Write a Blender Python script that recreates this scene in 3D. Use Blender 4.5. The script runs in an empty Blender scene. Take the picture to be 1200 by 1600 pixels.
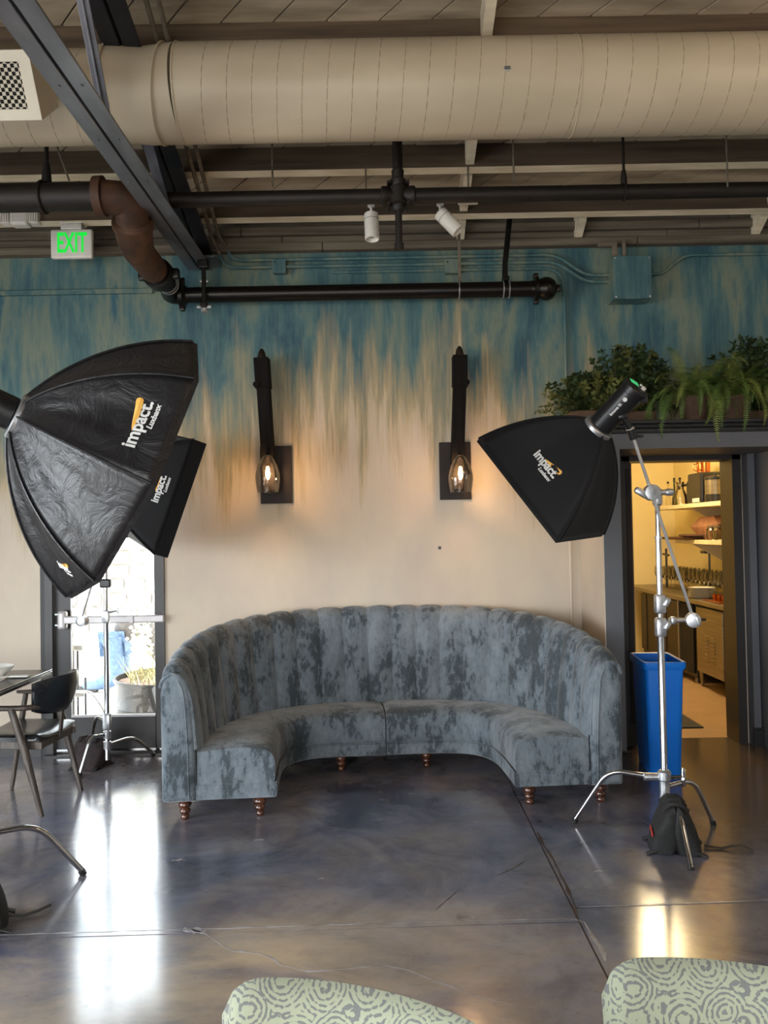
import bpy, bmesh, math, random
from math import pi, sin, cos, radians
from mathutils import Vector, Matrix
from mathutils.bvhtree import BVHTree

random.seed(7)
COL = bpy.context.scene.collection

# ------------------------------------------------------------------ camera
FPX, TILT, ROLL = 1320.0, 0.0235, 0.018
CAM = Vector((0, 0, 1.6))
_F = Vector((0, cos(TILT), sin(TILT)))
_U = Vector((0, -sin(TILT), cos(TILT)))
_R = Vector((1, 0, 0))
UP = _U * cos(ROLL) + _R * sin(ROLL)
RT = _R * cos(ROLL) - _U * sin(ROLL)
cam = bpy.data.cameras.new('camera')
cam.sensor_fit = 'VERTICAL'
cam.sensor_height = 36.0
cam.lens = 36.0 * FPX / 1600.0
cam.clip_start = 0.05
camo = bpy.data.objects.new('camera', cam)
COL.objects.link(camo)
_m = Matrix((RT, UP, -_F)).transposed().to_4x4()
_m.translation = CAM
camo.matrix_world = _m
bpy.context.scene.camera = camo

# ------------------------------------------------------------------ exposure, sky, sun, daylight
sc = bpy.context.scene
sc.view_settings.view_transform = 'Standard'
sc.view_settings.look = 'None'
sc.view_settings.gamma = 1.0
sc.view_settings.use_curve_mapping = False
sc.view_settings.exposure = 0.0

world = bpy.data.worlds.new('sky')
sc.world = world
world.use_nodes = True
wn = world.node_tree
bg = wn.nodes['Background']
bg.inputs[0].default_value = (0.86, 0.93, 1.0, 1)
bg.inputs[1].default_value = 11.0


def area(name, loc, target, sx, sy, power, color):
    l = bpy.data.lights.new(name, 'AREA')
    l.shape = 'RECTANGLE'
    l.size, l.size_y, l.energy, l.color = sx, sy, power, color
    l.spread = radians(125)
    o = bpy.data.objects.new(name, l)
    COL.objects.link(o)
    o.location = loc
    d = Vector(target) - Vector(loc)
    o.rotation_euler = d.to_track_quat('-Z', 'Y').to_euler()
    return o


def spot(name, loc, target, power, color, angle, blend=0.6, radius=0.05):
    l = bpy.data.lights.new(name, 'SPOT')
    l.energy, l.color, l.spot_size, l.spot_blend, l.shadow_soft_size = power, color, radians(angle), blend, radius
    o = bpy.data.objects.new(name, l)
    COL.objects.link(o)
    o.location = loc
    o.rotation_euler = (Vector(target) - Vector(loc)).to_track_quat('-Z', 'Y').to_euler()
    return o


def point(name, loc, power, color, radius=0.1):
    l = bpy.data.lights.new(name, 'POINT')
    l.energy, l.color, l.shadow_soft_size = power, color, radius
    o = bpy.data.objects.new(name, l)
    COL.objects.link(o)
    o.location = loc
    return o


sun = bpy.data.lights.new('sun', 'SUN')
sun.energy = 18.0
sun.color = (1.0, 0.98, 0.94)
sun.angle = 0.01
suno = bpy.data.objects.new('sun', sun)
COL.objects.link(suno)
suno.rotation_euler = Vector((-0.35, -0.25, -0.9)).to_track_quat('-Z', 'Y').to_euler()
suno.location = (0, 12, 8)

# daylight through the storefront windows behind and to the left of the camera
area('window_daylight_left', (-5.35, 1.2, 1.7), (0.5, 4.2, 0.1), 4.5, 2.3, 135, (0.86, 0.94, 1.0))
area('window_daylight_back', (-1.8, -3.8, 1.8), (0.0, 4.0, 0.2), 6.0, 2.4, 104, (1.0, 0.94, 0.86))
# warm pendant glow of the dining room, off to the right behind the camera
point('dining_room_lamp', (3.0, 2.2, 3.9), 48, (1.0, 0.74, 0.48), 0.25)
# kitchen lamps
point('kitchen_ceiling_lamp', (2.6, 8.6, 2.6), 118, (1.0, 0.77, 0.44), 0.30)
point('kitchen_lamp', (2.2, 7.2, 2.5), 10, (1.0, 0.80, 0.50), 0.15)


# ------------------------------------------------------------------ helpers
def at(px, py, Y=None, Z=None, X=None):
    """a photograph pixel (1200 x 1600 frame) taken to a point at a real depth, height or side distance"""
    d = _F + RT * ((px - 600) / FPX) - UP * ((py - 800) / FPX)
    if Y is not None:
        k = Y / d.y
    elif Z is not None:
        k = (Z - CAM.z) / d.z
    else:
        k = X / d.x
    return CAM + d * k


ORG = {}


def org(o):
    return ORG.get(o.name, Vector((0, 0, 0))) if o else Vector((0, 0, 0))


def tag(o, label=None, cat=None, group=None, kind=None):
    if label:
        o['label'] = label
    if cat:
        o['category'] = cat
    if group:
        o['group'] = group
    if kind:
        o['kind'] = kind
    return o


def thing(name, loc, label, cat, group=None):
    o = bpy.data.objects.new(name, None)
    COL.objects.link(o)
    o.empty_display_size = 0.1
    o.location = loc
    ORG[o.name] = Vector(loc)
    return tag(o, label, cat, group)


def link_mesh(name, verts, faces, mats, parent=None, smooth=False, fmat=None):
    """vertices in world (or, for things built at the origin, local) coordinates"""
    me = bpy.data.meshes.new(name)
    off = org(parent)
    me.from_pydata([tuple(Vector(v) - off) for v in verts], [], faces)
    if not isinstance(mats, (list, tuple)):
        mats = [mats]
    for m in mats:
        me.materials.append(m)
    if fmat:
        for p, i in zip(me.polygons, fmat):
            p.material_index = i
    me.validate()
    me.update()
    if smooth:
        me.polygons.foreach_set('use_smooth', [True] * len(me.polygons))
    o = bpy.data.objects.new(name, me)
    COL.objects.link(o)
    if parent:
        o.parent = parent
        ORG[o.name] = off
    return o


def auto_smooth(o, ang=40):
    me = o.data
    bm = bmesh.new()
    bm.from_mesh(me)
    bmesh.ops.remove_doubles(bm, verts=bm.verts, dist=1e-5)
    bmesh.ops.recalc_face_normals(bm, faces=bm.faces)
    for e in bm.edges:
        if len(e.link_faces) == 2:
            e.smooth = e.calc_face_angle(0) < radians(ang)
        else:
            e.smooth = True
    for f in bm.faces:
        f.smooth = True
    bm.to_mesh(me)
    bm.free()
    return o


class MB:
    """collects simple solids and links them as ONE mesh object"""

    def __init__(s):
        s.v, s.f, s.m, s.cur = [], [], [], 0

    def add(s, vs, fs):
        b = len(s.v)
        s.v += [Vector(v) for v in vs]
        s.f += [[b + i for i in f] for f in fs]
        s.m += [s.cur] * len(fs)
        return s

    def box(s, x0, x1, y0, y1, z0, z1):
        return s.add([(x, y, z) for x in (x0, x1) for y in (y0, y1) for z in (z0, z1)],
                     [(0, 1, 3, 2), (4, 6, 7, 5), (0, 4, 5, 1), (2, 3, 7, 6), (0, 2, 6, 4), (1, 5, 7, 3)])

    def rbox(s, c, dims, bev=0.005, rot=None, seg=2):
        bm = bmesh.new()
        bmesh.ops.create_cube(bm, size=1)
        for v in bm.verts:
            v.co = Vector((v.co.x * dims[0], v.co.y * dims[1], v.co.z * dims[2]))
        bev = min(bev, min(dims) * 0.45)
        if bev > 0:
            bmesh.ops.bevel(bm, geom=list(bm.edges), offset=bev, segments=seg, profile=0.5, affect='EDGES')
        R = rot if rot else Matrix.Identity(3)
        c = Vector(c)
        bm.verts.ensure_lookup_table()
        vs = [c + R @ v.co for v in bm.verts]
        fs = [[v.index for v in f.verts] for f in bm.faces]
        bm.free()
        return s.add(vs, fs)

    def beam(s, p0, p1, w, h, bev=0.0, up=(0, 0, 1)):
        """box from p0 to p1, w sideways, h along up"""
        p0, p1 = Vector(p0), Vector(p1)
        d = (p1 - p0)
        L = d.length
        d.normalize()
        side = d.cross(Vector(up))
        if side.length < 1e-4:
            side = d.cross(Vector((0, 1, 0)))
        side.normalize()
        u = side.cross(d)
        return s.rbox((p0 + p1) / 2, (w, L, h), bev, Matrix((side, d, u)).transposed())

    def tube(s, path, r, n=12, cap=True):
        path = [Vector(p) for p in path]
        rs = r if isinstance(r, (list, tuple)) else [r] * len(path)
        t0 = (path[1] - path[0]).normalized()
        a = t0.cross(Vector((0, 0, 1)))
        if a.length < 1e-3:
            a = t0.cross(Vector((0, 1, 0)))
        a.normalize()
        vs, fs = [], []
        N = len(path)
        for i, p in enumerate(path):
            if i == 0:
                t = path[1] - path[0]
            elif i == N - 1:
                t = path[-1] - path[-2]
            else:
                t = (path[i + 1] - p).normalized() + (p - path[i - 1]).normalized()
            t.normalize()
            a = a - t * a.dot(t)
            if a.length < 1e-5:
                a = t.orthogonal()
            a.normalize()
            b = t.cross(a)
            for k in range(n):
                an = 2 * pi * k / n
                vs.append(p + (a * cos(an) + b * sin(an)) * rs[i])
        for i in range(N - 1):
            for k in range(n):
                k2 = (k + 1) % n
                fs.append((i * n + k, i * n + k2, (i + 1) * n + k2, (i + 1) * n + k))
        if cap:
            fs.append(tuple(range(n))[::-1])
            fs.append(tuple((N - 1) * n + k for k in range(n)))
        return s.add(vs, fs)

    def cyl(s, p0, p1, r0, r1=None, n=16):
        return s.tube([p0, p1], [r0, r0 if r1 is None else r1], n)

    def lathe(s, base, prof, n=20, axis=(0, 0, 1), close=True):
        """profile of (radius, height) around an axis through base"""
        ax = Vector(axis).normalized()
        a = ax.orthogonal().normalized()
        b = ax.cross(a)
        base = Vector(base)
        vs, fs = [], []
        for (r, h) in prof:
            for k in range(n):
                an = 2 * pi * k / n
                vs.append(base + ax * h + (a * cos(an) + b * sin(an)) * max(r, 1e-4))
        for i in range(len(prof) - 1):
            for k in range(n):
                k2 = (k + 1) % n
                fs.append((i * n + k, i * n + k2, (i + 1) * n + k2, (i + 1) * n + k))
        if close:
            fs.append(tuple(range(n))[::-1])
            fs.append(tuple((len(prof) - 1) * n + k for k in range(n)))
        return s.add(vs, fs)

    def build(s, name, mats, parent=None, smooth=False, ang=40):
        o = link_mesh(name, s.v, s.f, mats, parent, fmat=s.m)
        if smooth:
            auto_smooth(o, ang)
        return o


def smooth_path(pts, rad=0.05, seg=6):
    """round the corners of a polyline"""
    pts = [Vector(p) for p in pts]
    out = [pts[0]]
    for i in range(1, len(pts) - 1):
        a, b, c = pts[i - 1], pts[i], pts[i + 1]
        d1, d2 = (a - b), (c - b)
        r = min(rad, d1.length * 0.45, d2.length * 0.45)
        p, q = b + d1.normalized() * r, b + d2.normalized() * r
        for k in range(seg + 1):
            t = k / seg
            out.append(p * (1 - t) ** 2 + b * 2 * t * (1 - t) + q * t * t)
    out.append(pts[-1])
    return out


def copy_thing(root, loc=None, rotz=None, label=None):
    r = root.copy()
    COL.objects.link(r)
    if loc is not None:
        r.location = loc
    if rotz is not None:
        r.rotation_euler = (0, 0, rotz)
    if label:
        r['label'] = label
    for ch in list(root.children):
        c = ch.copy()
        COL.objects.link(c)
        c.parent = r
        for g in list(ch.children):
            d = g.copy()
            COL.objects.link(d)
            d.parent = c
    return r


# ------------------------------------------------------------------ materials
def srgb(r, g, b):
    f = lambda c: (c / 255 / 12.92) if c / 255 <= 0.04045 else ((c / 255 + 0.055) / 1.055) ** 2.4
    return (f(r), f(g), f(b), 1)


class NT:
    def __init__(s, name):
        s.m = bpy.data.materials.new(name)
        s.m.use_nodes = True
        s.t = s.m.node_tree
        s.b = s.t.nodes['Principled BSDF']

    def n(s, typ, **kw):
        nd = s.t.nodes.new(typ)
        for k, v in kw.items():
            setattr(nd, k, v)
        return nd

    def l(s, a, b):
        s.t.links.new(a, b)

    def pos(s, scale=(1, 1, 1), obj=False, rot=(0, 0, 0)):
        g = s.n('ShaderNodeTexCoord').outputs['Object'] if obj else s.n('ShaderNodeNewGeometry').outputs['Position']
        mp = s.n('ShaderNodeMapping')
        mp.inputs['Scale'].default_value = scale
        mp.inputs['Rotation'].default_value = rot
        s.l(g, mp.inputs[0])
        return mp.outputs[0]

    def noise(s, vec, scale=5, detail=4, rough=0.5, dist=0.0):
        nd = s.n('ShaderNodeTexNoise')
        nd.inputs['Scale'].default_value = scale
        nd.inputs['Detail'].default_value = detail
        nd.inputs['Roughness'].default_value = rough
        nd.inputs['Distortion'].default_value = dist
        s.l(vec, nd.inputs['Vector'])
        return nd.outputs['Fac']

    def ramp(s, fac, stops):
        nd = s.n('ShaderNodeValToRGB')
        e = nd.color_ramp.elements
        e[0].position, e[0].color = stops[0]
        e[1].position, e[1].color = stops[-1]
        for p, c in stops[1:-1]:
            x = e.new(p)
            x.color = c
        s.l(fac, nd.inputs[0])
        return nd.outputs[0]

    def mix(s, fac, a, b, mode='MIX'):
        nd = s.n('ShaderNodeMix', data_type='RGBA', blend_type=mode)
        for i, v in ((0, fac), (6, a), (7, b)):
            if isinstance(v, (int, float, tuple)):
                nd.inputs[i].default_value = v
            else:
                s.l(v, nd.inputs[i])
        return nd.outputs[2]

    def math(s, op, a, b=0.0, clamp=False):
        nd = s.n('ShaderNodeMath', operation=op, use_clamp=clamp)
        for i, v in ((0, a), (1, b)):
            if isinstance(v, (int, float)):
                nd.inputs[i].default_value = v
            else:
                s.l(v, nd.inputs[i])
        return nd.outputs[0]

    def bump(s, h, strength=0.3, dist=0.01):
        nd = s.n('ShaderNodeBump')
        nd.inputs['Strength'].default_value = strength
        nd.inputs['Distance'].default_value = dist
        s.l(h, nd.inputs['Height'])
        s.l(nd.outputs[0], s.b.inputs['Normal'])

    def set(s, **kw):
        names = dict(color='Base Color', rough='Roughness', metal='Metallic', spec='Specular IOR Level', sheen='Sheen Weight',
                     trans='Transmission Weight', ior='IOR', coat='Coat Weight', ecol='Emission Color', estr='Emission Strength',
                     alpha='Alpha', srough='Sheen Roughness', crough='Coat Roughness')
        for k, v in kw.items():
            i = s.b.inputs[names[k]]
            if isinstance(v, (int, float, tuple)):
                i.default_value = v
            else:
                s.l(v, i)
        return s


BLK = (0, 0, 0, 1)
WHT = (1, 1, 1, 1)


def mat(name, c1, c2=None, scale=(6, 6, 6), rough=0.5, metal=0.0, bump=0.0, detail=4, lo=0.35, hi=0.65, obj=False, rot=(0, 0, 0), dist=0.0, **kw):
    t = NT(name)
    c2 = c2 or tuple(min(1, c * 0.8) for c in c1[:3]) + (1,)
    f = t.noise(t.pos(scale, obj, rot), 1.0, detail, 0.55, dist)
    t.set(color=t.ramp(f, [(lo, c1), (hi, c2)]), rough=rough, metal=metal, **kw)
    if bump:
        t.bump(f, bump, 0.005)
    return t.m


M = {}


def wall_paint():
    t = NT('mural_paint')
    z = t.n('ShaderNodeSeparateXYZ')
    t.l(t.n('ShaderNodeNewGeometry').outputs['Position'], z.inputs[0])
    big = t.noise(t.pos((1.5, 1.5, 0.25)), 1.0, 3, 0.5)
    streak = t.noise(t.pos((8, 8, 0.75)), 1.0, 5, 0.6, 0.15)
    fine = t.noise(t.pos((55, 55, 2.2)), 1.0, 4, 0.7)
    x2 = t.math('MULTIPLY', t.math('ABSOLUTE', t.math('SUBTRACT', z.outputs[0], 0.0)), -0.17)
    h = t.math('ADD', z.outputs[2], t.math('MULTIPLY', t.math('SUBTRACT', big, 0.5), 1.5))
    h = t.math('ADD', h, t.math('MULTIPLY', t.math('SUBTRACT', streak, 0.5), 2.4))
    h = t.math('ADD', h, t.math('MULTIPLY', t.math('SUBTRACT', fine, 0.5), 0.5))
    h = t.math('SUBTRACT', h, x2)
    f = t.math('DIVIDE', t.math('SUBTRACT', h, 2.06), 1.35, True)
    low = t.noise(t.pos((2.2, 2.2, 1.2)), 1.0, 4, 0.6)
    cream = t.ramp(low, [(0.3, srgb(200, 186, 164)), (0.7, srgb(184, 170, 154))])
    gold = t.ramp(fine, [(0.3, srgb(186, 160, 116)), (0.7, srgb(148, 136, 106))])
    blue = t.ramp(t.noise(t.pos((2.6, 2.6, 0.6)), 1.3, 5, 0.65, 0.2),
                  [(0.34, srgb(28, 74, 90)), (0.45, srgb(66, 102, 106)), (0.55, srgb(112, 124, 108)), (0.65, srgb(40, 88, 104))])
    upper = t.mix(t.math('MULTIPLY', t.math('SUBTRACT', fine, 0.45), 1.2, True), blue, srgb(104, 122, 114))
    c = t.mix(t.math('MULTIPLY', f, 2.5, True), cream, gold)
    c = t.mix(t.ramp(f, [(0.25, BLK), (0.75, WHT)]), c, upper)
    t.set(color=c, rough=0.62)
    t.bump(fine, 0.12, 0.003)
    return t.m


def floor_mat():
    t = NT('polished_concrete')
    p = t.pos((1, 1, 1))
    a = t.noise(p, 1.1, 6, 0.6, 0.4)
    b = t.noise(t.pos((1, 1, 1), rot=(0, 0, 0.7)), 2.6, 7, 0.65, 0.6)
    c = t.noise(p, 30, 4, 0.7)
    col = t.ramp(a, [(0.32, srgb(70, 76, 98)), (0.44, srgb(116, 118, 134)), (0.55, srgb(134, 128, 130)), (0.68, srgb(88, 94, 120))])
    col = t.mix(t.ramp(b, [(0.42, BLK), (0.7, (0.7, 0.7, 0.7, 1))]), col, srgb(40, 42, 54))
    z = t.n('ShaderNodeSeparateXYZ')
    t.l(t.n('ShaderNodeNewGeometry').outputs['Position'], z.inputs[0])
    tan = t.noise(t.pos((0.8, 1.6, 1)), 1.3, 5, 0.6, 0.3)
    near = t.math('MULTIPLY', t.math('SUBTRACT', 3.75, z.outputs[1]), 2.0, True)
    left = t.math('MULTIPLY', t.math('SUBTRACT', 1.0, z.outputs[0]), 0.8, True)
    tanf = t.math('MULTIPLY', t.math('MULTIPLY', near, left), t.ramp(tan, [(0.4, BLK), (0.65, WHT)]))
    col = t.mix(t.math('MULTIPLY', tanf, 0.85), col, srgb(190, 172, 144))  # tan stain, its colour lifted to stand for brighter foreground light
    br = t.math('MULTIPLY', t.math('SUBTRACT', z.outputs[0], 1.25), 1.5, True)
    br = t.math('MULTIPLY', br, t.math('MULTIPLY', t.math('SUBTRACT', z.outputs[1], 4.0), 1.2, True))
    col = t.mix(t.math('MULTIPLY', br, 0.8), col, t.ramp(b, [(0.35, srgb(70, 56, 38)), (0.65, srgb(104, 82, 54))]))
    col = t.mix(t.ramp(c, [(0.25, (0.35, 0.35, 0.35, 1)), (0.4, BLK)]), col, srgb(34, 32, 34))
    spec = t.noise(p, 14, 2, 0.5)
    col = t.mix(t.ramp(spec, [(0.775, BLK), (0.79, (0.7, 0.7, 0.7, 1))]), col, srgb(150, 148, 146))
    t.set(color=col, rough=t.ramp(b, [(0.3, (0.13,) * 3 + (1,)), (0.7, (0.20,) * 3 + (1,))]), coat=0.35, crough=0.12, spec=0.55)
    t.bump(t.noise(p, 3.5, 3, 0.5), 0.05, 0.01)
    return t.m


def velvet():
    t = NT('crushed_velvet')
    o = t.pos((1, 1, 1))
    big = t.noise(t.pos((5, 5, 2.6)), 1.0, 3, 0.6)
    md = t.noise(t.pos((34, 34, 16)), 1.0, 6, 0.75)
    f = t.math('ADD', t.math('MULTIPLY', big, 0.58), t.math('MULTIPLY', md, 0.42))
    fine = t.noise(t.pos((60, 60, 190)), 1.0, 2, 0.6)
    col = t.ramp(f, [(0.40, srgb(118, 127, 134)), (0.515, srgb(90, 100, 108)), (0.55, srgb(46, 57, 64)), (0.66, srgb(28, 37, 43))])
    col = t.mix(t.math('MULTIPLY', fine, 0.3), col, srgb(122, 128, 132))
    t.set(color=col, rough=0.7, sheen=0.3, srough=0.4, spec=0.25)
    t.bump(fine, 0.25, 0.002)
    return t.m


def paisley():
    t = NT('paisley_fabric')
    p = t.pos((1, 1, 1), obj=True)
    w = t.n('ShaderNodeTexNoise')
    w.inputs['Scale'].default_value = 9
    t.l(p, w.inputs['Vector'])
    off = t.n('ShaderNodeVectorMath', operation='MULTIPLY_ADD')
    t.l(w.outputs['Color'], off.inputs[0])
    off.inputs[1].default_value = (0.022, 0.022, 0.022)
    t.l(p, off.inputs[2])

    def vor(scale):
        v = t.n('ShaderNodeTexVoronoi')
        v.inputs['Scale'].default_value = scale
        t.l(off.outputs[0], v.inputs['Vector'])
        return v.outputs['Distance']
    d1, d2 = vor(17), vor(60)
    r1 = t.math('SINE', t.math('MULTIPLY', d1, 46))
    r2 = t.math('SINE', t.math('MULTIPLY', d2, 13))
    f = t.math('ADD', t.math('MULTIPLY', r1, 0.75), t.math('MULTIPLY', r2, 0.45))
    g = t.noise(p, 14, 3)
    f = t.math('ADD', f, t.math('MULTIPLY', t.math('SUBTRACT', g, 0.5), 1.2))
    edge = t.ramp(t.math('MULTIPLY', t.math('ADD', f, 1.2), 0.42), [(0.34, WHT), (0.39, BLK)])
    col = t.mix(edge, srgb(150, 155, 132), srgb(96, 97, 100))
    fine = t.noise(p, 700, 2)
    col = t.mix(t.math('MULTIPLY', fine, 0.25), col, srgb(170, 174, 150))
    t.set(color=col, rough=0.85, sheen=0.2)
    t.bump(edge, 0.3, 0.001)
    return t.m


M['wall'] = wall_paint()
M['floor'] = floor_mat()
M['velvet'] = velvet()
M['paisley'] = paisley()
M['wood_lt'] = mat('weathered_deck_wood', srgb(186, 170, 146), srgb(134, 120, 100), (1.2, 9, 9), 0.8, bump=0.3, detail=6, obj=True, rot=(0, 0, radians(-45)))
M['wood_dk'] = mat('weathered_joist_wood', srgb(108, 92, 75), srgb(70, 58, 48), (0.9, 10, 14), 0.8, bump=0.3, detail=7)
M['wood_pale'] = mat('pale_painted_wood_edge', srgb(232, 220, 196), srgb(200, 186, 158), (2, 12, 12), 0.75, bump=0.2)
M['ledger'] = mat('grey_ledger_wood', srgb(120, 110, 94), srgb(82, 73, 62), (0.8, 6, 18), 0.8, bump=0.25, detail=6)
M['duct'] = mat('cream_duct_paint', srgb(194, 181, 158), srgb(182, 169, 146), (1.4, 3, 3), 0.42, detail=3)
M['ductdark'] = mat('duct_seam', srgb(150, 134, 110), None, (3, 3, 3), 0.6)
M['cream_metal'] = mat('cream_painted_metal', srgb(214, 206, 188), srgb(204, 196, 178), (4, 4, 4), 0.45)
M['void'] = mat('dark_interior', srgb(20, 17, 14), None, (4, 4, 4), 0.9)
M['steel_paint'] = mat('grey_gloss_steel_paint', srgb(112, 113, 120), srgb(86, 88, 96), (9, 3, 9), 0.30, bump=0.12, detail=5, metal=0.25)
M['steel_dark'] = mat('dark_steel_paint', srgb(34, 35, 39), srgb(24, 25, 29), (9, 3, 9), 0.4)
M['pipe'] = mat('black_iron_pipe', srgb(24, 20, 18), srgb(15, 13, 12), (3, 20, 20), 0.33, metal=0.4, bump=0.1)
M['pipe_matte'] = mat('dark_brown_cast_iron', srgb(36, 29, 25), srgb(25, 21, 19), (5, 12, 12), 0.55, metal=0.2, bump=0.2)
M['rust'] = mat('rusty_cast_iron', srgb(84, 56, 38), srgb(54, 37, 27), (9, 9, 9), 0.65, metal=0.2, bump=0.3, detail=6)
M['chrome'] = mat('chrome', srgb(205, 206, 208), srgb(185, 186, 190), (3, 3, 3), 0.14, metal=1.0)
M['alu'] = mat('cast_aluminium', srgb(205, 207, 210), srgb(160, 162, 166), (20, 20, 20), 0.38, metal=0.85, bump=0.1)
M['nylon'] = mat('black_nylon', srgb(21, 21, 23), srgb(16, 16, 18), (5, 5, 5), 0.7, bump=0.15, detail=3, sheen=0.05, spec=0.25)
M['nylon_shiny'] = mat('shiny_black_nylon', srgb(44, 43, 45), srgb(32, 31, 33), (9, 9, 9), 0.33, bump=0.6, detail=3, sheen=0.2)
t = NT('wrinkled_shiny_nylon')
_f = t.noise(t.pos((7, 7, 7)), 1.0, 5, 0.62, 1.2)
t.set(color=t.ramp(_f, [(0.3, srgb(34, 33, 35)), (0.7, srgb(24, 23, 25))]), rough=0.42, spec=0.5)
t.bump(_f, 0.5, 0.025)
M['nylon_shiny'] = t.m
M['nylon_bag'] = mat('charcoal_cordura', srgb(38, 38, 38), srgb(27, 27, 27), (60, 60, 60), 0.8, bump=0.25)
M['bag_red'] = mat('dark_maroon_cordura', srgb(54, 40, 40), srgb(30, 24, 24), (20, 20, 20), 0.8, bump=0.25)
M['black_plastic'] = mat('black_plastic', srgb(28, 28, 30), srgb(22, 22, 24), (8, 8, 8), 0.35)
M['rubber'] = mat('black_rubber', srgb(24, 24, 24), None, (8, 8, 8), 0.7)
M['white_print'] = mat('white_print', srgb(226, 226, 224), None, (4, 4, 4), 0.6)
M['orange_print'] = mat('orange_print', srgb(226, 164, 66), srgb(232, 180, 90), (20, 20, 20), 0.6)
M['red_print'] = mat('red_stitching', srgb(196, 44, 44), None, (20, 20, 20), 0.6)
M['diffuser'] = mat('white_diffuser_cloth', srgb(225, 225, 222), None, (5, 5, 5), 0.8)
M['portal'] = mat('slate_grey_trim_paint', srgb(92, 94, 99), srgb(86, 88, 93), (3, 3, 3), 0.5)
M['portal_dk'] = mat('charcoal_trim_paint', srgb(30, 30, 32), srgb(26, 26, 28), (3, 3, 3), 0.5)
M['doorframe'] = mat('charcoal_door_paint', srgb(44, 41, 40), srgb(37, 35, 34), (3, 3, 3), 0.4)
M['whitewall'] = mat('off_white_wall_paint', srgb(206, 198, 184), srgb(196, 188, 174), (2, 2, 2), 0.7)
M['dark_wood'] = mat('charred_timber', srgb(26, 20, 17), srgb(13, 11, 10), (30, 30, 3), 0.75, bump=0.5, detail=6, spec=0.12)
M['bronze'] = mat('dark_bronze_plate', srgb(44, 33, 27), srgb(34, 26, 22), (6, 6, 6), 0.45, metal=0.3, spec=0.3)
M['leg_wood'] = mat('glossy_walnut', srgb(96, 54, 34), srgb(60, 34, 24), (30, 30, 10), 0.22, coat=0.5)
M['chair_wood'] = mat('grey_brown_oak', srgb(92, 82, 72), srgb(58, 50, 45), (40, 40, 6), 0.38, bump=0.2)
M['leather'] = mat('black_leather', srgb(30, 34, 38), srgb(24, 27, 30), (30, 30, 30), 0.24, bump=0.08)
M['table'] = mat('black_laminate', srgb(40, 38, 38), srgb(32, 30, 30), (5, 5, 5), 0.25)
M['bin'] = mat('blue_plastic', srgb(12, 120, 226), srgb(10, 112, 216), (3, 3, 3), 0.42)
M['kwall'] = mat('kitchen_wall_cream', srgb(228, 212, 160), srgb(220, 204, 150), (1.5, 1.5, 1.5), 0.6)
M['kshelf'] = mat('kitchen_white_shelf', srgb(230, 216, 180), None, (2, 2, 2), 0.5)
M['kfloor'] = mat('tan_kitchen_floor', srgb(180, 150, 116), srgb(166, 136, 104), (3, 3, 3), 0.4)
M['kmat'] = mat('black_rubber_mat', srgb(26, 26, 28), None, (10, 10, 10), 0.7)
M['stainless'] = mat('brushed_stainless', srgb(150, 140, 122), srgb(130, 120, 104), (2, 2, 60), 0.35, metal=0.8)
M['kdark'] = mat('dark_kitchen_panel', srgb(42, 34, 27), srgb(32, 26, 21), (3, 3, 3), 0.5)
M['ceramic'] = mat('white_ceramic', srgb(232, 230, 224), None, (3, 3, 3), 0.2)
M['copper'] = mat('copper', srgb(196, 120, 70), srgb(170, 100, 60), (4, 4, 4), 0.25, metal=1.0)
M['kraft'] = mat('orange_brown_kraft', srgb(150, 104, 74), srgb(122, 82, 58), (12, 12, 12), 0.8)
M['board'] = mat('dark_serving_board', srgb(86, 50, 30), srgb(58, 34, 22), (6, 40, 40), 0.6)
M['terracotta'] = mat('brown_clay', srgb(92, 68, 50), srgb(76, 56, 42), (10, 10, 10), 0.8)
M['joint'] = mat('pale_joint_filler', srgb(176, 176, 182), srgb(120, 114, 110), (9, 9, 9), 0.4)
M['joint_dk'] = mat('brown_joint_filler', srgb(84, 66, 54), srgb(44, 38, 36), (9, 9, 9), 0.5)
M['tank'] = mat('galvanised_tank', srgb(52, 52, 53), srgb(32, 32, 33), (14, 14, 1.5), 0.4, metal=0.5)
M['ground'] = mat('pale_paving', srgb(214, 210, 204), srgb(198, 194, 188), (2, 2, 2), 0.8)
M['stonewall'] = mat('pale_stone', srgb(196, 190, 184), srgb(150, 144, 142), (7, 7, 7), 0.9)  # pale grey stone, mottled at random
M['mortar'] = mat('pale_mortar', srgb(214, 208, 200), None, (7, 7, 7), 0.9)
M['straw'] = mat('straw_grass', srgb(190, 186, 150), srgb(150, 146, 110), (20, 20, 20), 0.8)
M['flower'] = mat('white_flower', srgb(235, 235, 225), srgb(200, 206, 180), (30, 30, 30), 0.7)
M['green_stem'] = mat('grey_green_stem', srgb(140, 150, 110), None, (20, 20, 20), 0.7)
M['jeans'] = mat('blue_denim', srgb(104, 128, 160), srgb(84, 108, 142), (30, 30, 30), 0.8)
M['jacket'] = mat('grey_jacket', srgb(92, 86, 84), srgb(70, 66, 64), (14, 14, 14), 0.8)
M['skin'] = mat('skin', srgb(196, 150, 124), None, (10, 10, 10), 0.55)
M['hair'] = mat('brown_hair', srgb(60, 44, 34), None, (30, 30, 30), 0.6)
M['paper'] = mat('white_paper', srgb(236, 234, 228), None, (3, 3, 3), 0.7)
M['white_plastic'] = mat('white_plastic', srgb(232, 228, 220), None, (4, 4, 4), 0.35)
M['panicbar'] = mat('satin_aluminium', srgb(188, 184, 184), srgb(176, 172, 172), (6, 6, 6), 0.4, metal=0.35)
M['strap'] = mat('black_webbing', srgb(52, 52, 52), None, (30, 30, 30), 0.8)

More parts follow.
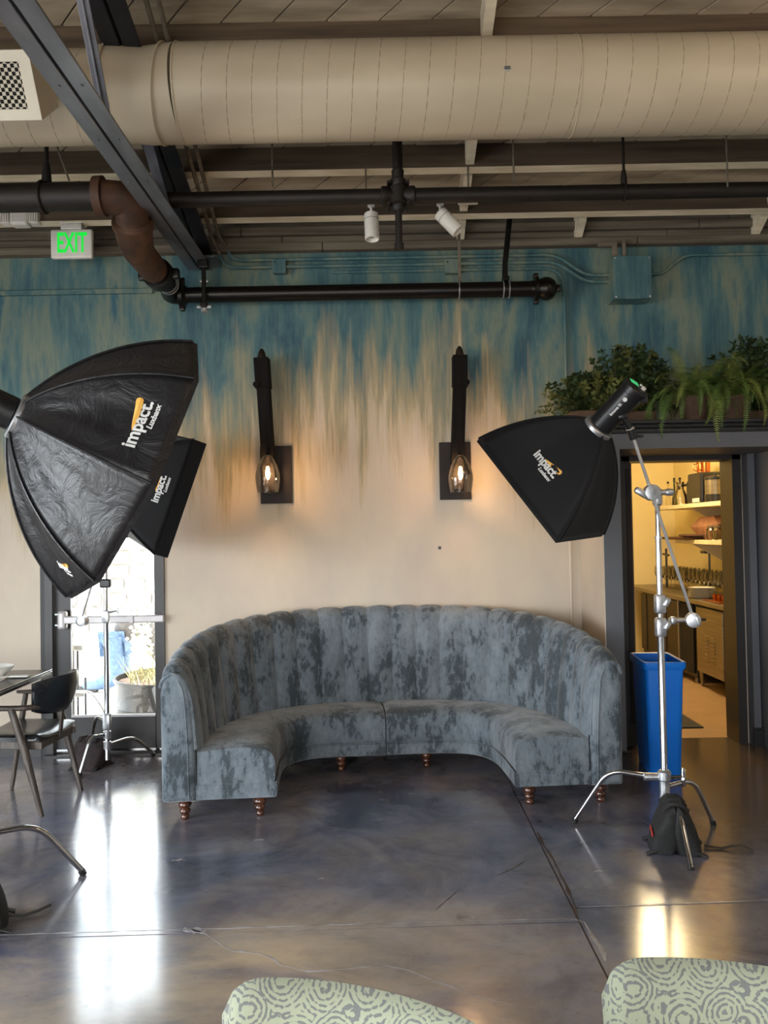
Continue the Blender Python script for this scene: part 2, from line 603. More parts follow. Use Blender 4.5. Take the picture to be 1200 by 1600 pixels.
def thin_glass(name, tint, gloss=1.0):
    t = NT(name)
    g_ = t.n('ShaderNodeBsdfTransparent')
    g_.inputs[0].default_value = tint
    gl = t.n('ShaderNodeBsdfGlossy')
    gl.inputs['Roughness'].default_value = 0.03
    fr_ = t.n('ShaderNodeFresnel')
    fr_.inputs[0].default_value = 1.5
    mx = t.n('ShaderNodeMixShader')
    t.l(t.math('MULTIPLY', fr_.outputs[0], gloss, True), mx.inputs[0])
    t.l(g_.outputs[0], mx.inputs[1])
    t.l(gl.outputs[0], mx.inputs[2])
    t.l(mx.outputs[0], t.t.nodes['Material Output'].inputs['Surface'])
    return t.m


M['glass'] = thin_glass('clear_glass', (0.985, 0.985, 0.98, 1), 1.0)
M['smoke_glass'] = thin_glass('smoky_glass', (0.95, 0.94, 0.92, 1), 0.7)
M['window_glass'] = thin_glass('window_glass', (0.98, 0.99, 0.98, 1))
M['satin'] = mat('satin_steel_tube', srgb(205, 205, 205), srgb(190, 190, 190), (3, 3, 3), 0.38, metal=0.6)


def emis(name, col, s):
    t = NT(name)
    t.set(color=BLK, ecol=col, estr=s, rough=0.5)
    return t.m


M['exit_green'] = emis('exit_green_letters', (0.0, 1.0, 0.06, 1), 0.8)
M['filament'] = emis('glowing_filament', (1.0, 0.62, 0.24, 1), 90)
M['lcd'] = emis('green_screen', (0.08, 0.75, 0.25, 1), 0.7)


def leafmat(name, c1, c2):
    t = NT(name)
    f = t.noise(t.pos((6, 6, 6)), 1.0, 3, 0.6)
    t.set(color=t.ramp(f, [(0.35, c1), (0.65, c2)]), rough=0.55, spec=0.3)
    return t.m


M['fern'] = leafmat('fern_green', srgb(104, 126, 60), srgb(66, 88, 40))
M['fern_pale'] = leafmat('pale_fern_green', srgb(140, 148, 74), srgb(98, 110, 50))
M['leaf_dk'] = leafmat('dark_leaf_green', srgb(58, 74, 40), srgb(40, 54, 30))
M['leaf_ol'] = leafmat('olive_leaf', srgb(116, 118, 64), srgb(80, 86, 44))

# ------------------------------------------------------------------ setting
WY = 6.25          # the mural wall
SLOPE = 0.28
ROOF0 = 5.681      # deck underside height at Y = 0


def deck_z(y):
    return ROOF0 - SLOPE * y


# floor: four slabs with recessed joints
floor = MB()
floor.box(-6, 5.4, -5, 6.43, -0.25, -0.004)
floor = tag(floor.build('floor', M['joint_dk']), kind='structure')
XJ, YJL, YJR = 0.765, 3.475, 3.62


def slab(x0, x1, y0a, y0b, y1a, y1b, xa=None):
    """quadrilateral slab; a = left side y, b = right side y"""
    m = MB()
    vs = [(x0, y0a, 0), (x1, y0b, 0), (x1, y1b, 0), (x0, y1a, 0)]
    vs += [(x, y, -0.0045) for x, y, z in vs]
    m.add(vs, [(0, 1, 2, 3), (7, 6, 5, 4), (0, 4, 5, 1), (1, 5, 6, 2), (2, 6, 7, 3), (3, 7, 4, 0)])
    return m.build('floor_slab', M['floor'], floor)


g = 0.004
slab(-6, XJ - g, -5, -5, 3.30 - g, YJL - g)
slab(-6, XJ - g, 3.30 + g, YJL + g, 6.43, 6.43)
slab(XJ + g, 5.4, -5, -5, 3.60 - g, 3.76 - g)
slab(XJ + g, 5.4, 3.60 + g, 3.76 + g, 6.43, 6.43)


def crack(pts, w, m, name='joint_filler', seed=1, step=0.05):
    rnd = random.Random(seed)
    pts = [Vector((p[0], p[1], 0)) for p in pts]
    fine = []
    for a, b in zip(pts[:-1], pts[1:]):
        n = max(1, int((b - a).length / step))
        d = (b - a).normalized()
        s_ = Vector((-d.y, d.x, 0))
        for i in range(n):
            fine.append((a.lerp(b, i / n) + s_ * rnd.uniform(-.4, .4) * w, s_))
    fine.append((pts[-1], s_))
    vs, fs = [], []
    for i, (p, s_) in enumerate(fine):
        ww = w * rnd.choice((0.25, 0.5, 0.8, 1.1, 1.6)) * rnd.uniform(0.7, 1.1)
        for q, z in ((p - s_ * ww / 2, 0.0006), (p + s_ * ww / 2, 0.0006)):
            vs.append((q.x, q.y, z))
        for q in (p - s_ * (ww / 2 + 0.001), p + s_ * (ww / 2 + 0.001)):
            vs.append((q.x, q.y, -0.012))
        if i:
            a, b = (i - 1) * 4, i * 4
            fs += [(a, b, b + 1, a + 1), (a + 2, b + 2, b, a), (a + 1, b + 1, b + 3, a + 3)]
    return link_mesh(name, vs, fs, m, floor)


P = lambda x, y: at(x, y, Z=0)
crack([P(-150, 1468), P(0, 1461), P(300, 1452), P(600, 1443), P(760, 1438), P(896, 1436)], 0.008, M['joint'], seed=3)
crack([P(905, 1417), P(1000, 1414), P(1260, 1404)], 0.006, M['joint'], seed=4)
crack([P(896, 1436), P(912, 1441), P(925, 1465), P(936, 1478), P(946, 1502)], 0.015, M['joint'], seed=5)
crack([P(838, 1300), P(865, 1345), P(888, 1392), P(904, 1432)], 0.014, M['joint_dk'], seed=6)
crack([P(295, 1451), P(320, 1458), P(340, 1472), P(365, 1486), P(400, 1489), P(420, 1494), P(440, 1508)], 0.007, M['joint'], 'crack', seed=7, step=0.03)
crack([P(440, 1508), P(480, 1518), P(540, 1514), P(600, 1508), P(640, 1516), P(680, 1532), P(740, 1556), P(800, 1570)], 0.005, M['joint'], 'crack', seed=8, step=0.03)
crack([P(680, 1422), P(700, 1405), P(713, 1393)], 0.005, M['joint_dk'], 'crack', seed=9, step=0.02)
crack([P(775, 1368), P(800, 1358), P(820, 1345)], 0.006, M['joint_dk'], 'crack', seed=10, step=0.02)
for k, (x, y, w) in enumerate([(279, 1345, .02), (405, 1313, .018), (724, 1434, .03), (300, 1455, .035), (936, 1362, .012), (501, 1374, .01)]):
    p = P(x, y)
    crack([(p.x - w * 1.6, p.y), (p.x, p.y + 0.01), (p.x + w * 1.6, p.y + 0.004)], w, M['joint'], 'filler_patch', seed=20 + k, step=0.012)

# mural wall with the door and the kitchen opening
DX0, DX1, DTOP = -2.51, -1.63, 2.16
KX0, KX1, KTOP = 1.815, 2.575, 2.10
wb = MB()
for x0, x1, z0, z1 in ((-6, DX0, 0, 4.05), (DX0, DX1, DTOP, 4.05), (DX1, KX0, 0, 4.05), (KX0, KX1, KTOP, 4.05), (KX1, 5.4, 0, 4.05)):
    wb.box(x0, x1, WY, WY + 0.2, z0, min(z1, 3.92))
tag(wb.build('wall_back', M['wall']), kind='structure')
wl = MB()
for y0, y1, z0, z1 in ((-5, -1.2, 0, 6), (-1.2, 3.6, 0, 0.45), (-1.2, 3.6, 2.4, 6), (3.6, 6.45, 0, 6)):
    wl.box(-6.2, -5.5, y0, y1, z0, z1)
tag(wl.build('wall_left', M['whitewall']), kind='structure')
wr = MB()
wr.box(5.2, 5.4, -5, 6.25, 0, 6)
tag(wr.build('wall_right', M['whitewall']), kind='structure')
wf = MB()
for x0, x1, z0, z1 in ((-6, -5, 0, 6.5), (-5, 1.4, 0, 0.5), (-5, 1.4, 2.3, 6.5), (1.4, 5.4, 0, 6.5)):
    wf.box(x0, x1, -5, -4.0, z0, z1)
tag(wf.build('wall_front', M['whitewall']), kind='structure')

# roof deck: one slab above, single diagonal planks where the photograph looks
ceil = MB()
for (ya, yb, za, zb) in ((6.6, 0.0, deck_z(6.6), deck_z(0)), (0.0, -5.2, deck_z(0), deck_z(0) - 0.9)):
    o_ = 0.035
    ceil.add([(-6.3, ya, za + o_), (5.6, ya, za + o_), (5.6, yb, zb + o_), (-6.3, yb, zb + o_),
              (-6.3, ya, za + .15), (5.6, ya, za + .15), (5.6, yb, zb + .15), (-6.3, yb, zb + .15)],
             [(0, 1, 2, 3), (7, 6, 5, 4), (0, 4, 5, 1), (1, 5, 6, 2), (2, 6, 7, 3), (3, 7, 4, 0)])
ceil = tag(ceil.build('ceiling', M['wood_dk']), kind='structure')


def clip(poly, a, b, c):
    out = []
    for i in range(len(poly)):
        p, q = poly[i], poly[(i + 1) % len(poly)]
        dp, dq = a * p[0] + b * p[1] - c, a * q[0] + b * q[1] - c
        if dp <= 0:
            out.append(p)
        if dp * dq < 0:
            t_ = dp / (dp - dq)
            out.append((p[0] + (q[0] - p[0]) * t_, p[1] + (q[1] - p[1]) * t_))
    return out


PW = 0.205
k0 = -4.4
i = 0
rnd = random.Random(5)
while k0 < 10.5:
    # strip between two lines x + y = const (seams run to the right towards the room)
    s0, s1 = k0 + 0.008, k0 + PW * math.sqrt(2) - 0.008
    poly = [(-4.0, 3.7), (4.0, 3.7), (4.0, 6.25), (-4.0, 6.25)]
    poly = clip(poly, 1, 1, s1)
    poly = clip(poly, -1, -1, -s0)
    if len(poly) >= 3:
        dz = rnd.uniform(-0.004, 0.004)
        n = len(poly)
        vs = [(x, y, deck_z(y) + dz) for x, y in poly] + [(x, y, deck_z(y) + 0.032) for x, y in poly]
        fs = [tuple(range(n)), tuple(range(2 * n - 1, n - 1, -1))] + [(j, (j + 1) % n, n + (j + 1) % n, n + j) for j in range(n)]
        link_mesh('ceiling_plank', vs, fs, M['wood_lt'], ceil)
    k0 += PW * math.sqrt(2)

# joists, tilted with the roof
RA = math.atan(SLOPE)
DEP = 0.19


def joist_points(y):
    zt = deck_z(y)
    return Vector((0, y, zt)), Vector((0, y - sin(RA) * 0 + 0, zt - DEP))


JO = [5.935, 5.47, 5.004, 4.536, 4.07]
along = Vector((0, cos(RA), -sin(RA)))      # down the roof, away from the camera
down = Vector((0, -sin(RA), -cos(RA)))
for y in JO:
    p = Vector((0, y, deck_z(y))) + Vector((0, 0.03, 0))
    j = MB()
    th = 0.066
    for x0, x1 in ((-5.4, 5.2),):
        a = [Vector((x, 0, 0)) + p + along * u * th + down * w for x in (x0, x1) for u in (0, 1) for w in (0.0, DEP)]
        j.add(a, [(0, 1, 3, 2), (4, 6, 7, 5), (0, 4, 5, 1), (2, 3, 7, 6), (0, 2, 6, 4), (1, 5, 7, 3)])
        j.m[-1] = 1
    jo = j.build('ceiling_joist', [M['wood_dk'], M['wood_pale']], ceil)

# blocking boards between joists
ys = [6.25] + JO


def block(X, i, th=0.055, dep=0.17, tip=0.0):
    ya, yb = ys[i] , ys[i + 1] + 0.10
    m = MB()
    vs = []
    for x in (X - th / 2, X + th / 2):
        vs += [(x, ya, deck_z(ya)), (x, yb, deck_z(yb)), (x, yb, deck_z(yb) - dep), (x, ya, deck_z(ya) - dep - tip)]
    m.add(vs, [(0, 1, 2, 3), (7, 6, 5, 4), (0, 4, 5, 1), (1, 5, 6, 2), (2, 6, 7, 3), (3, 7, 4, 0)])
    m.build('blocking_board', M['wood_pale'], ceil)


for X, bays in ((0.60, (0, 1, 2, 3, 4)), (1.47, (0,)), (2.78, (0, 1)), (-3.0, (1, 2))):
    for b in bays:
        block(X, b, tip=0.05 if b == 0 else 0)

# horizontal ledger boards above the mural
zs = [3.685, 3.745, 3.80, 3.865, 3.93]
for i in range(4):
    m = MB()
    y0 = WY - 0.05 - (0.03 if i % 2 == 0 else 0.0)
    for xa, xb in ((-4.6, -0.42 - 0.3 * i), (-0.415 - 0.3 * i, 1.9 + 0.23 * i), (1.905 + 0.23 * i, 5.1)):
        m = MB()
        m.rbox(((xa + xb) / 2, (y0 + WY + 0.0) / 2 - 0.001, (zs[i] + zs[i + 1]) / 2 - 0.001), (xb - xa, WY - y0, zs[i + 1] - zs[i] - 0.004), 0.004, seg=1)
        m.build('ledger_board', M['ledger'], ceil)

# outdoors, partly seen through the glazed door
gr = MB()
gr.box(-14, 8, 6.46, 22, -0.3, -0.06)
gr.cur = 1  # unseen darker ground, added to cut light bouncing up to the ceiling
gr.box(-26, -6.21, -26, 6.45, -0.3, -0.06)
gr.box(-6.2, 26, -26, -5.01, -0.3, -0.06)
tag(gr.build('ground', [M['ground'], M['ledger']]), kind='structure')
sw = MB()
sw.box(-12, 1.5, 14.2, 14.6, -0.06, 3.2)
sw = tag(sw.build('wall_garden', M['mortar']), kind='structure')
rnd = random.Random(2)
stm = [MB().rbox((0, 0, 0), (0.46 * s_, 0.12, 0.19), 0.025, seg=1) for s_ in (1, .8, .65)]
proto = []
for r_ in range(11):
    x = -6.6 + rnd.uniform(-.3, 0)
    while x < -3.0:
        k = rnd.randrange(3)
        w = 0.46 * (1, .8, .65)[k]
        if len(proto) <= k or proto[k] is None:
            while len(proto) <= k:
                proto.append(None)
            b = stm[k].build('stone', M['stonewall'], sw)
            proto[k] = b.data
        else:
            b = bpy.data.objects.new('stone', proto[k])
            COL.objects.link(b)
            b.parent = sw
        b.location = (x + w / 2, 14.17 - rnd.uniform(0, .03), 0.1 + r_ * 0.23)
        x += w + 0.05

# ------------------------------------------------------------------ left glazed door
dr = MB()
FY = WY + 0.02
dr.box(DX0, DX0 + 0.055, WY - 0.02, WY + 0.16, 0, DTOP)
dr.box(DX1 - 0.02, DX1, WY - 0.02, WY + 0.16, 0, DTOP)
dr.box(DX0, DX1, WY - 0.02, WY + 0.16, DTOP - 0.05, DTOP)
dr.box(DX0, DX1, WY - 0.06, WY + 0.16, 0.0, 0.012)
door1 = tag(dr.build('door_1', M['doorframe']), kind='structure')
GL0, GL1, GZ0, GZ1 = -2.335, -1.715, 0.275, 2.02
lf = MB()
lf.rbox(((DX0 + .06 + GL0) / 2, FY + 0.03, 1.06), (GL0 - DX0 - .06, 0.05, 2.08), 0.006)
lf.rbox(((GL1 + DX1 - .022) / 2, FY + 0.03, 1.06), (DX1 - .022 - GL1, 0.05, 2.08), 0.006)
lf.rbox(((GL0 + GL1) / 2, FY + 0.03, (0.02 + GZ0) / 2), (GL1 - GL0 + .002, 0.048, GZ0 - 0.02), 0.003)
lf.rbox(((GL0 + GL1) / 2, FY + 0.03, (GZ1 + 2.1) / 2), (GL1 - GL0 + .002, 0.048, 2.1 - GZ1), 0.003)
lf.build('door_leaf', M['doorframe'], door1)
MB().box(GL0, GL1, FY + 0.028, FY + 0.034, GZ0, GZ1).build('glass_pane', M['window_glass'], door1)
gb = MB()
gb.box(GL0, GL1, FY - 0.002, FY + 0.02, GZ0 - 0.004, GZ0 + 0.012)
gb.box(GL0, GL0 + 0.008, FY, FY + 0.02, GZ0, GZ1)
gb.build('glazing_bead', M['panicbar'], door1)
sp = MB()
sp.box(DX0 + .07, DX1 - .03, FY - 0.012, FY + 0.002, 0.022, 0.04)
sp.build('door_sweep', M['chrome'], door1)
zb = at(170, 968, Y=WY - 0.05).z
pb = MB()
pb.rbox(((-2.42 + DX1 + 0.01) / 2 + .02, FY - 0.055, zb), (DX1 - 0.0 + 2.38, 0.045, 0.055), 0.008)
pb.rbox((-1.86, FY - 0.06, zb), (0.03, 0.05, 0.06), 0.004)
pbo = pb.build('panic_bar', M['panicbar'], door1)
m = MB()
m.rbox((-2.375, FY - 0.045, zb), (0.062, 0.075, 0.14), 0.02)
m.build('latch_case', M['panicbar'], door1)
m = MB()
for dz in (-0.04, 0.04):
    m.cyl((-2.435, FY - 0.03, zb + dz), (-2.41, FY - 0.03, zb + dz), 0.012)
m.build('strike_bolt', M['alu'], door1)
wtrim = MB()
wtrim.box(DX0 - 0.035, DX0, WY - 0.012, WY, 0, DTOP + .03)
tag(wtrim.build('trim_1', M['portal_dk']), kind='structure')

# baseboard left of the door
m = MB()
m.box(-5.4, DX0 - 0.036, WY - 0.015, WY, 0, 0.10)
m.box(DX1 + .001, 1.44, WY - 0.015, WY, 0, 0.10)
tag(m.build('baseboard_back', M['doorframe']), kind='structure')

# ------------------------------------------------------------------ portal in front of the kitchen door
PY = 5.60
PX0, PX1 = at(945, 900, Y=PY).x, at(973, 900, Y=PY).x
zsoff = at(1000, 701, Y=PY).z
ztop = at(1000, 657, Y=PY - .05).z
pt = MB()
pt.box(PX0, PX1, PY, WY, 0, zsoff)                       # left jamb
pt.box(2.72, 3.05, PY, WY, 0, zsoff)                     # right jamb beyond the frame
pt.box(PX0, 3.05, PY, PY + 0.10, zsoff, ztop - 0.10)     # header face
pt.box(PX0, 3.05, PY + .1, WY, zsoff, zsoff + 0.04)
pt.box(PX0, 3.05, PY, WY, ztop - 0.10, ztop - 0.06)
portal = tag(pt.build('trim_2', M['portal']), kind='structure')
m = MB()
m.rbox(((PX0 + 3.05) / 2 - .03, (PY + WY) / 2 - .04, ztop - 0.012), (3.05 - PX0 + .14, WY - PY + .08, 0.024), 0.006)
m.rbox(((PX0 + 3.05) / 2 - .02, (PY + WY) / 2 - .02, ztop - 0.035), (3.05 - PX0 + .10, WY - PY + .04, 0.024), 0.006)
m.rbox(((PX0 + 3.05) / 2 - .01, (PY + WY) / 2 - .01, ztop - 0.063), (3.05 - PX0 + .05, WY - PY + .02, 0.034), 0.008)
m.build('crown_shelf', M['portal_dk'], portal)
m = MB()
m.box(PX0 - 0.012, PX1 + 0.012, PY - 0.014, PY, 0, 0.10)
m.rbox(((PX0 + PX1) / 2, PY - 0.008, 0.108), (PX1 - PX0 + .03, 0.024, 0.012), 0.004)
m.rbox(((PX0 + PX1) / 2, PY - 0.010, 0.124), (PX1 - PX0 + .034, 0.03, 0.01), 0.004)
tag(m.build('baseboard_portal', M['portal_dk']), kind='structure')
m = MB()
m.box(PX0 - 0.008, PX0 - .0005, PY, WY, 0, ztop - 0.10)
m.build('side_panel', M['wall'], portal)
# inner wall right of the kitchen door (grey pilaster with its baseboard)
m = MB()
m.box(KX1 + .08, 2.705, WY - 0.10, WY, 0, zsoff)
tag(m.build('trim_3', M['portal']), kind='structure')
m = MB()
m.box(KX1 + .07, 2.71, WY - 0.115, WY - .1, 0, 0.10)
m.rbox(((KX1 + .07 + 2.71) / 2, WY - 0.11, 0.112), (2.71 - KX1 - .07 + .006, 0.03, 0.012), 0.004)
m.rbox(((KX1 + .07 + 2.71) / 2, WY - 0.11, 0.130), (2.71 - KX1 - .07 + .006, 0.03, 0.010), 0.004)
tag(m.build('baseboard_right', M['portal_dk']), kind='structure')

# kitchen door frame and open door
kf = MB()
kf.box(KX1 - 0.004, KX1 + 0.06, WY - 0.03, WY + 0.2, 0, KTOP + .05)
kf.box(KX0 - 0.06, KX1 + 0.06, WY - 0.03, WY + 0.2, KTOP - .012, KTOP + 0.06)
kf.box(KX0 - 0.12, KX0 - 0.0, WY - 0.03, WY + 0.2, 0, KTOP + .05)
door2 = tag(kf.build('door_2', M['doorframe']), kind='structure')
m = MB()
m.cyl((KX0 + 0.012, WY + 0.0, 0.01), (KX0 + 0.012, WY + 0.0, KTOP - .02), 0.011, n=10)
m.build('edge_strip', M['stainless'], door2)
m = MB()
m.rbox((KX0 - 0.06, WY - 0.06, 1.04), (0.11, 0.04, 2.06), 0.004)
m.build('door_leaf', M['kdark'], door2)
m = MB()
m.rbox((KX0 - 0.030, WY - 0.085, 1.10), (0.030, 0.012, 1.86), 0.002)
m.build('brass_plate', M['bronze'], door2)

# ------------------------------------------------------------------ kitchen shell
KXR, KYB = 3.75, 10.9
kw = MB()
kw.box(0.9, KXR + .2, KYB, KYB + .15, 0, 3.0)
tag(kw.build('wall_kitchen_back', M['kwall']), kind='structure')
kw = MB()
kw.box(KXR, KXR + .15, 6.45, KYB, 0, 3.0)
tag(kw.build('wall_kitchen_right', M['kwall']), kind='structure')
kw = MB()
kw.box(0.9, 1.0, 6.45, KYB, 0, 3.0)
tag(kw.build('wall_kitchen_left', M['kwall']), kind='structure')
kw = MB()
kw.box(0.9, KXR + .2, 6.45, KYB + .15, 2.9, 3.0)
tag(kw.build('ceiling_kitchen', M['kwall']), kind='structure')
kw = MB()
kw.box(0.9, KXR + .2, 6.43, KYB + .15, -0.06, 0.001)
tag(kw.build('floor_kitchen', M['kfloor']), kind='structure')
m = MB()
m.rbox(((1.55 + 2.5) / 2, 7.6, 0.007), (0.95, 1.75, 0.012), 0.004)
for k in range(9):
    m.box(1.6, 2.45, 6.85 + k * .18, 6.87 + k * .18, 0.012, 0.0145)
tag(m.build('floor_mat', M['kmat']), 'black rubber mat lying on tan kitchen floor behind blue bin', 'mat')

# ------------------------------------------------------------------ kitchen furniture
CX = 3.08
cnt = thing('kitchen_counter', (3.4, 9, 0), 'long steel-topped counter along right wall of the kitchen', 'counter')
m = MB()
m.rbox((CX + (KXR - CX) / 2 - .015, 9.05, 0.845), (KXR - CX - .03, 3.6, 0.045), 0.006)
m.build('worktop', M['stainless'], cnt)
cnt2 = thing('kitchen_cabinet', (3.4, 9.9, 0), 'dark cabinet with three doors at the far end under kitchen counter', 'cabinet')
m = MB()
m.rbox((CX + .33, 9.9, 0.44), (0.56, 0.83, 0.76), 0.008)
m.build('body', M['kdark'], cnt2)
for yy in (9.55, 9.78, 10.25):
    MB().rbox((CX + 0.045, yy, 0.46), (0.012, 0.2, 0.66), 0.004).build('door', M['kdark'], cnt2)
for yy in (9.6, 10.2):
    MB().cyl((CX + .1, yy, 0), (CX + .1, yy, .07), .02).build('leg', M['stainless'], cnt2)
fr = thing('undercounter_fridge', (3.4, 8.2, 0), 'steel undercounter fridge with louvred side panel on short legs', 'fridge')
m = MB()
m.rbox((CX + .34, 8.18, 0.475), (0.56, 0.74, 0.66), 0.008)
m.build('body', M['kdark'], fr)
m = MB()
m.rbox((CX + .045, 8.18, 0.475), (0.02, 0.66, 0.64), 0.006)
fp = m.build('louvre_panel', M['stainless'], fr)
for c_ in (0, 1):
    for r_ in range(8):
        MB().rbox((CX + .031, 8.08 + c_ * 0.16, 0.28 + r_ * 0.035), (0.012, 0.09, 0.010), 0.003, Matrix.Rotation(0.5, 3, 'Y')).build('louvre_slat', M['stainless'], fp)
for dx, yy in ((.08, 7.86), (.08, 8.5), (.56, 7.86), (.56, 8.5)):
    MB().cyl((CX + dx, yy, 0.0), (CX + dx, yy, .15), .014, .028).build('leg', M['stainless'], fr)
fr2 = thing('dishwasher', (3.4, 7.5, 0), 'dark undercounter machine at the near end of kitchen counter', 'dishwasher')
MB().rbox((CX + .34, 7.53, 0.48), (0.54, 0.50, 0.66), 0.008).build('body', M['kdark'], fr2)
MB().rbox((CX + .055, 7.53, 0.48), (0.02, 0.46, 0.62), 0.006).build('door', M['void'], fr2)
for yy in (7.35, 7.70):
    MB().cyl((CX + .1, yy, 0.0), (CX + .1, yy, .15), .02).build('leg', M['stainless'], fr2)
fr3 = thing('kitchen_cabinet', (3.4, 9.0, 0), 'dark cabinet with pale frame strip left of the louvred fridge', 'cabinet')
MB().rbox((CX + .34, 9.03, 0.44), (0.54, 0.84, 0.78), 0.008).build('body', M['kdark'], fr3)
MB().rbox((CX + .055, 8.82, 0.45), (0.02, 0.38, 0.70), 0.006).build('door', M['void'], fr3)
MB().rbox((CX + .055, 9.24, 0.45), (0.02, 0.38, 0.70), 0.006).build('door', M['kdark'], fr3)
MB().rbox((CX + .045, 9.03, 0.45), (0.03, 0.03, 0.74), 0.004).build('frame_strip', M['stainless'], fr3)
for yy in (8.7, 9.4):
    MB().cyl((CX + .1, yy, 0.0), (CX + .1, yy, .06), .02).build('leg', M['stainless'], fr3)

SX = 3.30
shelves = []
for z, lab in ((1.845, 'upper white wall shelf in kitchen, holding the black urn'), (1.455, 'lower white wall shelf in kitchen, holding jars and boards')):
    s_ = thing('wall_shelf', (3.5, 8.6, z), lab, 'shelf', 'white shelves on the kitchen wall')
    y0, y1 = (7.6, 10.3) if z > 1.6 else (7.6, 9.6)
    MB().rbox(((SX + KXR) / 2, (y0 + y1) / 2, z - .022), (KXR - SX, y1 - y0, 0.045), 0.004).build('board', M['kshelf'], s_)
    for yy in (8.3, 9.3):
        b = MB()
        b.add([(SX + .08, yy - .012, z - .045), (KXR, yy - .012, z - .045), (KXR, yy - .012, z - .26),
               (SX + .08, yy + .012, z - .045), (KXR, yy + .012, z - .045), (KXR, yy + .012, z - .26)],
              [(0, 1, 2), (5, 4, 3), (0, 3, 4, 1), (1, 4, 5, 2), (2, 5, 3, 0)])
        b.build('bracket', M['kshelf'], s_)

# urn with a tap
u = thing('drink_urn', (3.5, 8.75, 1.845), 'black beverage urn with side tap on upper kitchen shelf', 'urn')
MB().rbox((3.52, 9.22, 1.845 + .17), (0.26, 0.40, 0.33), 0.02).build('body', M['black_plastic'], u)
MB().rbox((3.52, 9.48, 1.845 + .14), (0.20, 0.16, 0.26), 0.03).build('spout_block', M['black_plastic'], u)
m = MB()
m.tube(smooth_path([(3.44, 9.55, 2.07), (3.42, 9.76, 2.07), (3.42, 9.78, 2.03)], .02), .016, 8)
m.cyl((3.42, 9.74, 2.07), (3.42, 9.74, 2.14), .010)
m.lathe((3.42, 9.74, 2.14), [(.01, 0), (.018, .012), (.01, .026)], 10)
m.build('tap', M['black_plastic'], u)
MB().rbox((3.37, 9.12, 1.845 + .035), (0.02, 0.17, 0.045), 0.006).build('drip_tray', M['white_plastic'], u)
c_ = thing('steel_canister', (3.5, 8.80, 1.845), 'polished steel canister with black base beside the black urn', 'canister')
MB().lathe((3.46, 8.80, 1.845), [(.11, 0), (.11, .085)], 24).build('base', M['black_plastic'], c_)
MB().lathe((3.46, 8.80, 1.93), [(.105, 0), (.105, .15)], 24).build('body', M['stainless'], c_)
MB().lathe((3.46, 8.80, 2.08), [(.11, 0), (.11, .03), (.02, .05), (.02, .07), (0.001, .075)], 24).build('lid', M['black_plastic'], c_)
top = thing('copper_mug', (3.52, 9.34, 2.18), 'tall copper mug standing at the top behind the urn', 'mug', 'copper mugs above the urn')
MB().lathe((3.52, 9.34, 2.182), [(.045, 0), (.05, .14), (.047, .14), (.042, .01)], 20).build('cup', M['copper'], top)
MB().tube(smooth_path([(3.47, 9.34, 2.29), (3.43, 9.34, 2.28), (3.43, 9.34, 2.22), (3.475, 9.34, 2.21)], .02), .005, 6).build('handle', M['copper'], top)
copy_thing(top, top.location + Vector((0, -.13, 0)), label='copper mug nearer the right on top of the urn')
bt = thing('glass_carafe', (3.45, 9.45, 1.845), 'clear glass carafe left of the black urn tap', 'carafe')
MB().lathe((3.38, 9.62, 1.847), [(.085, 0), (.09, .02), (.085, .08), (.04, .18), (.038, .24), (.05, .26), (.046, .26), (.034, .235), (.036, .18), (.08, .08), (.084, .02), (.08, .006)], 24, close=False).build('body', M['glass'], bt)
for k, (yy, hh, lab) in enumerate(((9.93, .30, 'slim dark bottle on upper kitchen shelf next to the carafe'), (10.15, .27, 'slim bottle standing furthest left on upper kitchen shelf'))):
    b = thing('slim_bottle', (3.42, yy, 1.845), lab, 'bottle', 'slim bottles on the upper kitchen shelf')
    MB().lathe((3.42, yy, 1.846), [(.03, 0), (.032, .03), (.028, .09), (.012, .14), (.010, hh - .02), (.014, hh - .02), (.014, hh)], 14).build('body', M['leaf_dk'] if k == 0 else M['smoke_glass'], b)
    MB().lathe((3.42, yy, 1.846 + hh), [(.012, 0), (.014, .02), (.004, .03)], 12).build('stopper', M['black_plastic'], b)
# lower shelf
b = thing('paper_bag', (3.45, 8.95, 1.455), 'crumpled orange-brown paper bag leaning on lower kitchen shelf', 'bag')
m = MB()
pp = [at(1078, 817, X=3.40), at(1093, 801, X=3.42), at(1115, 799, X=3.43), at(1122, 812, X=3.42), at(1112, 836, X=3.41), at(1094, 834, X=3.40)]
q = [p + Vector((0.16, 0.03, 0.01)) for p in pp]
mid = sum(pp, Vector()) / 6 + Vector((-.04, 0, .0))
m.add(pp + q + [mid], [(0, 1, 12), (1, 2, 12), (2, 3, 12), (3, 4, 12), (4, 5, 12), (5, 0, 12)] + [(i_, i_ + 6, (i_ + 1) % 6 + 6, (i_ + 1) % 6) for i_ in range(6)] + [(11, 10, 9, 8, 7, 6)])
bag = m.build('body', M['kraft'], b)
lowest = min(v.z for v in pp + q)
b.location.z += 1.457 - lowest
for k, yy in enumerate((8.62, 8.78)):
    j = thing('preserving_jar', (3.42, yy, 1.455), ('clear glass jar at the right end of lower kitchen shelf', 'clear glass jar just left of the rightmost shelf jar')[k], 'jar', 'glass jars on the lower kitchen shelf')
    MB().lathe((3.40, yy, 1.457), [(.05, 0), (.055, .02), (.055, .10), (.042, .12), (.042, .13), (.036, .13), (.038, .118), (.05, .10), (.05, .015)], 18, close=False).build('body', M['glass'], j)
    MB().lathe((3.40, yy, 1.587), [(.045, 0), (.045, .018)], 18).build('lid', M['stainless'], j)
bo = thing('serving_boards', (3.4, 9.3, 1.455), 'rough dark serving board lying on the left of lower kitchen shelf', 'board')
MB().rbox((3.36, 9.33, 1.472), (0.34, 0.62, 0.028), 0.01, Matrix.Rotation(0.12, 3, 'Z')).build('board', M['board'], bo)
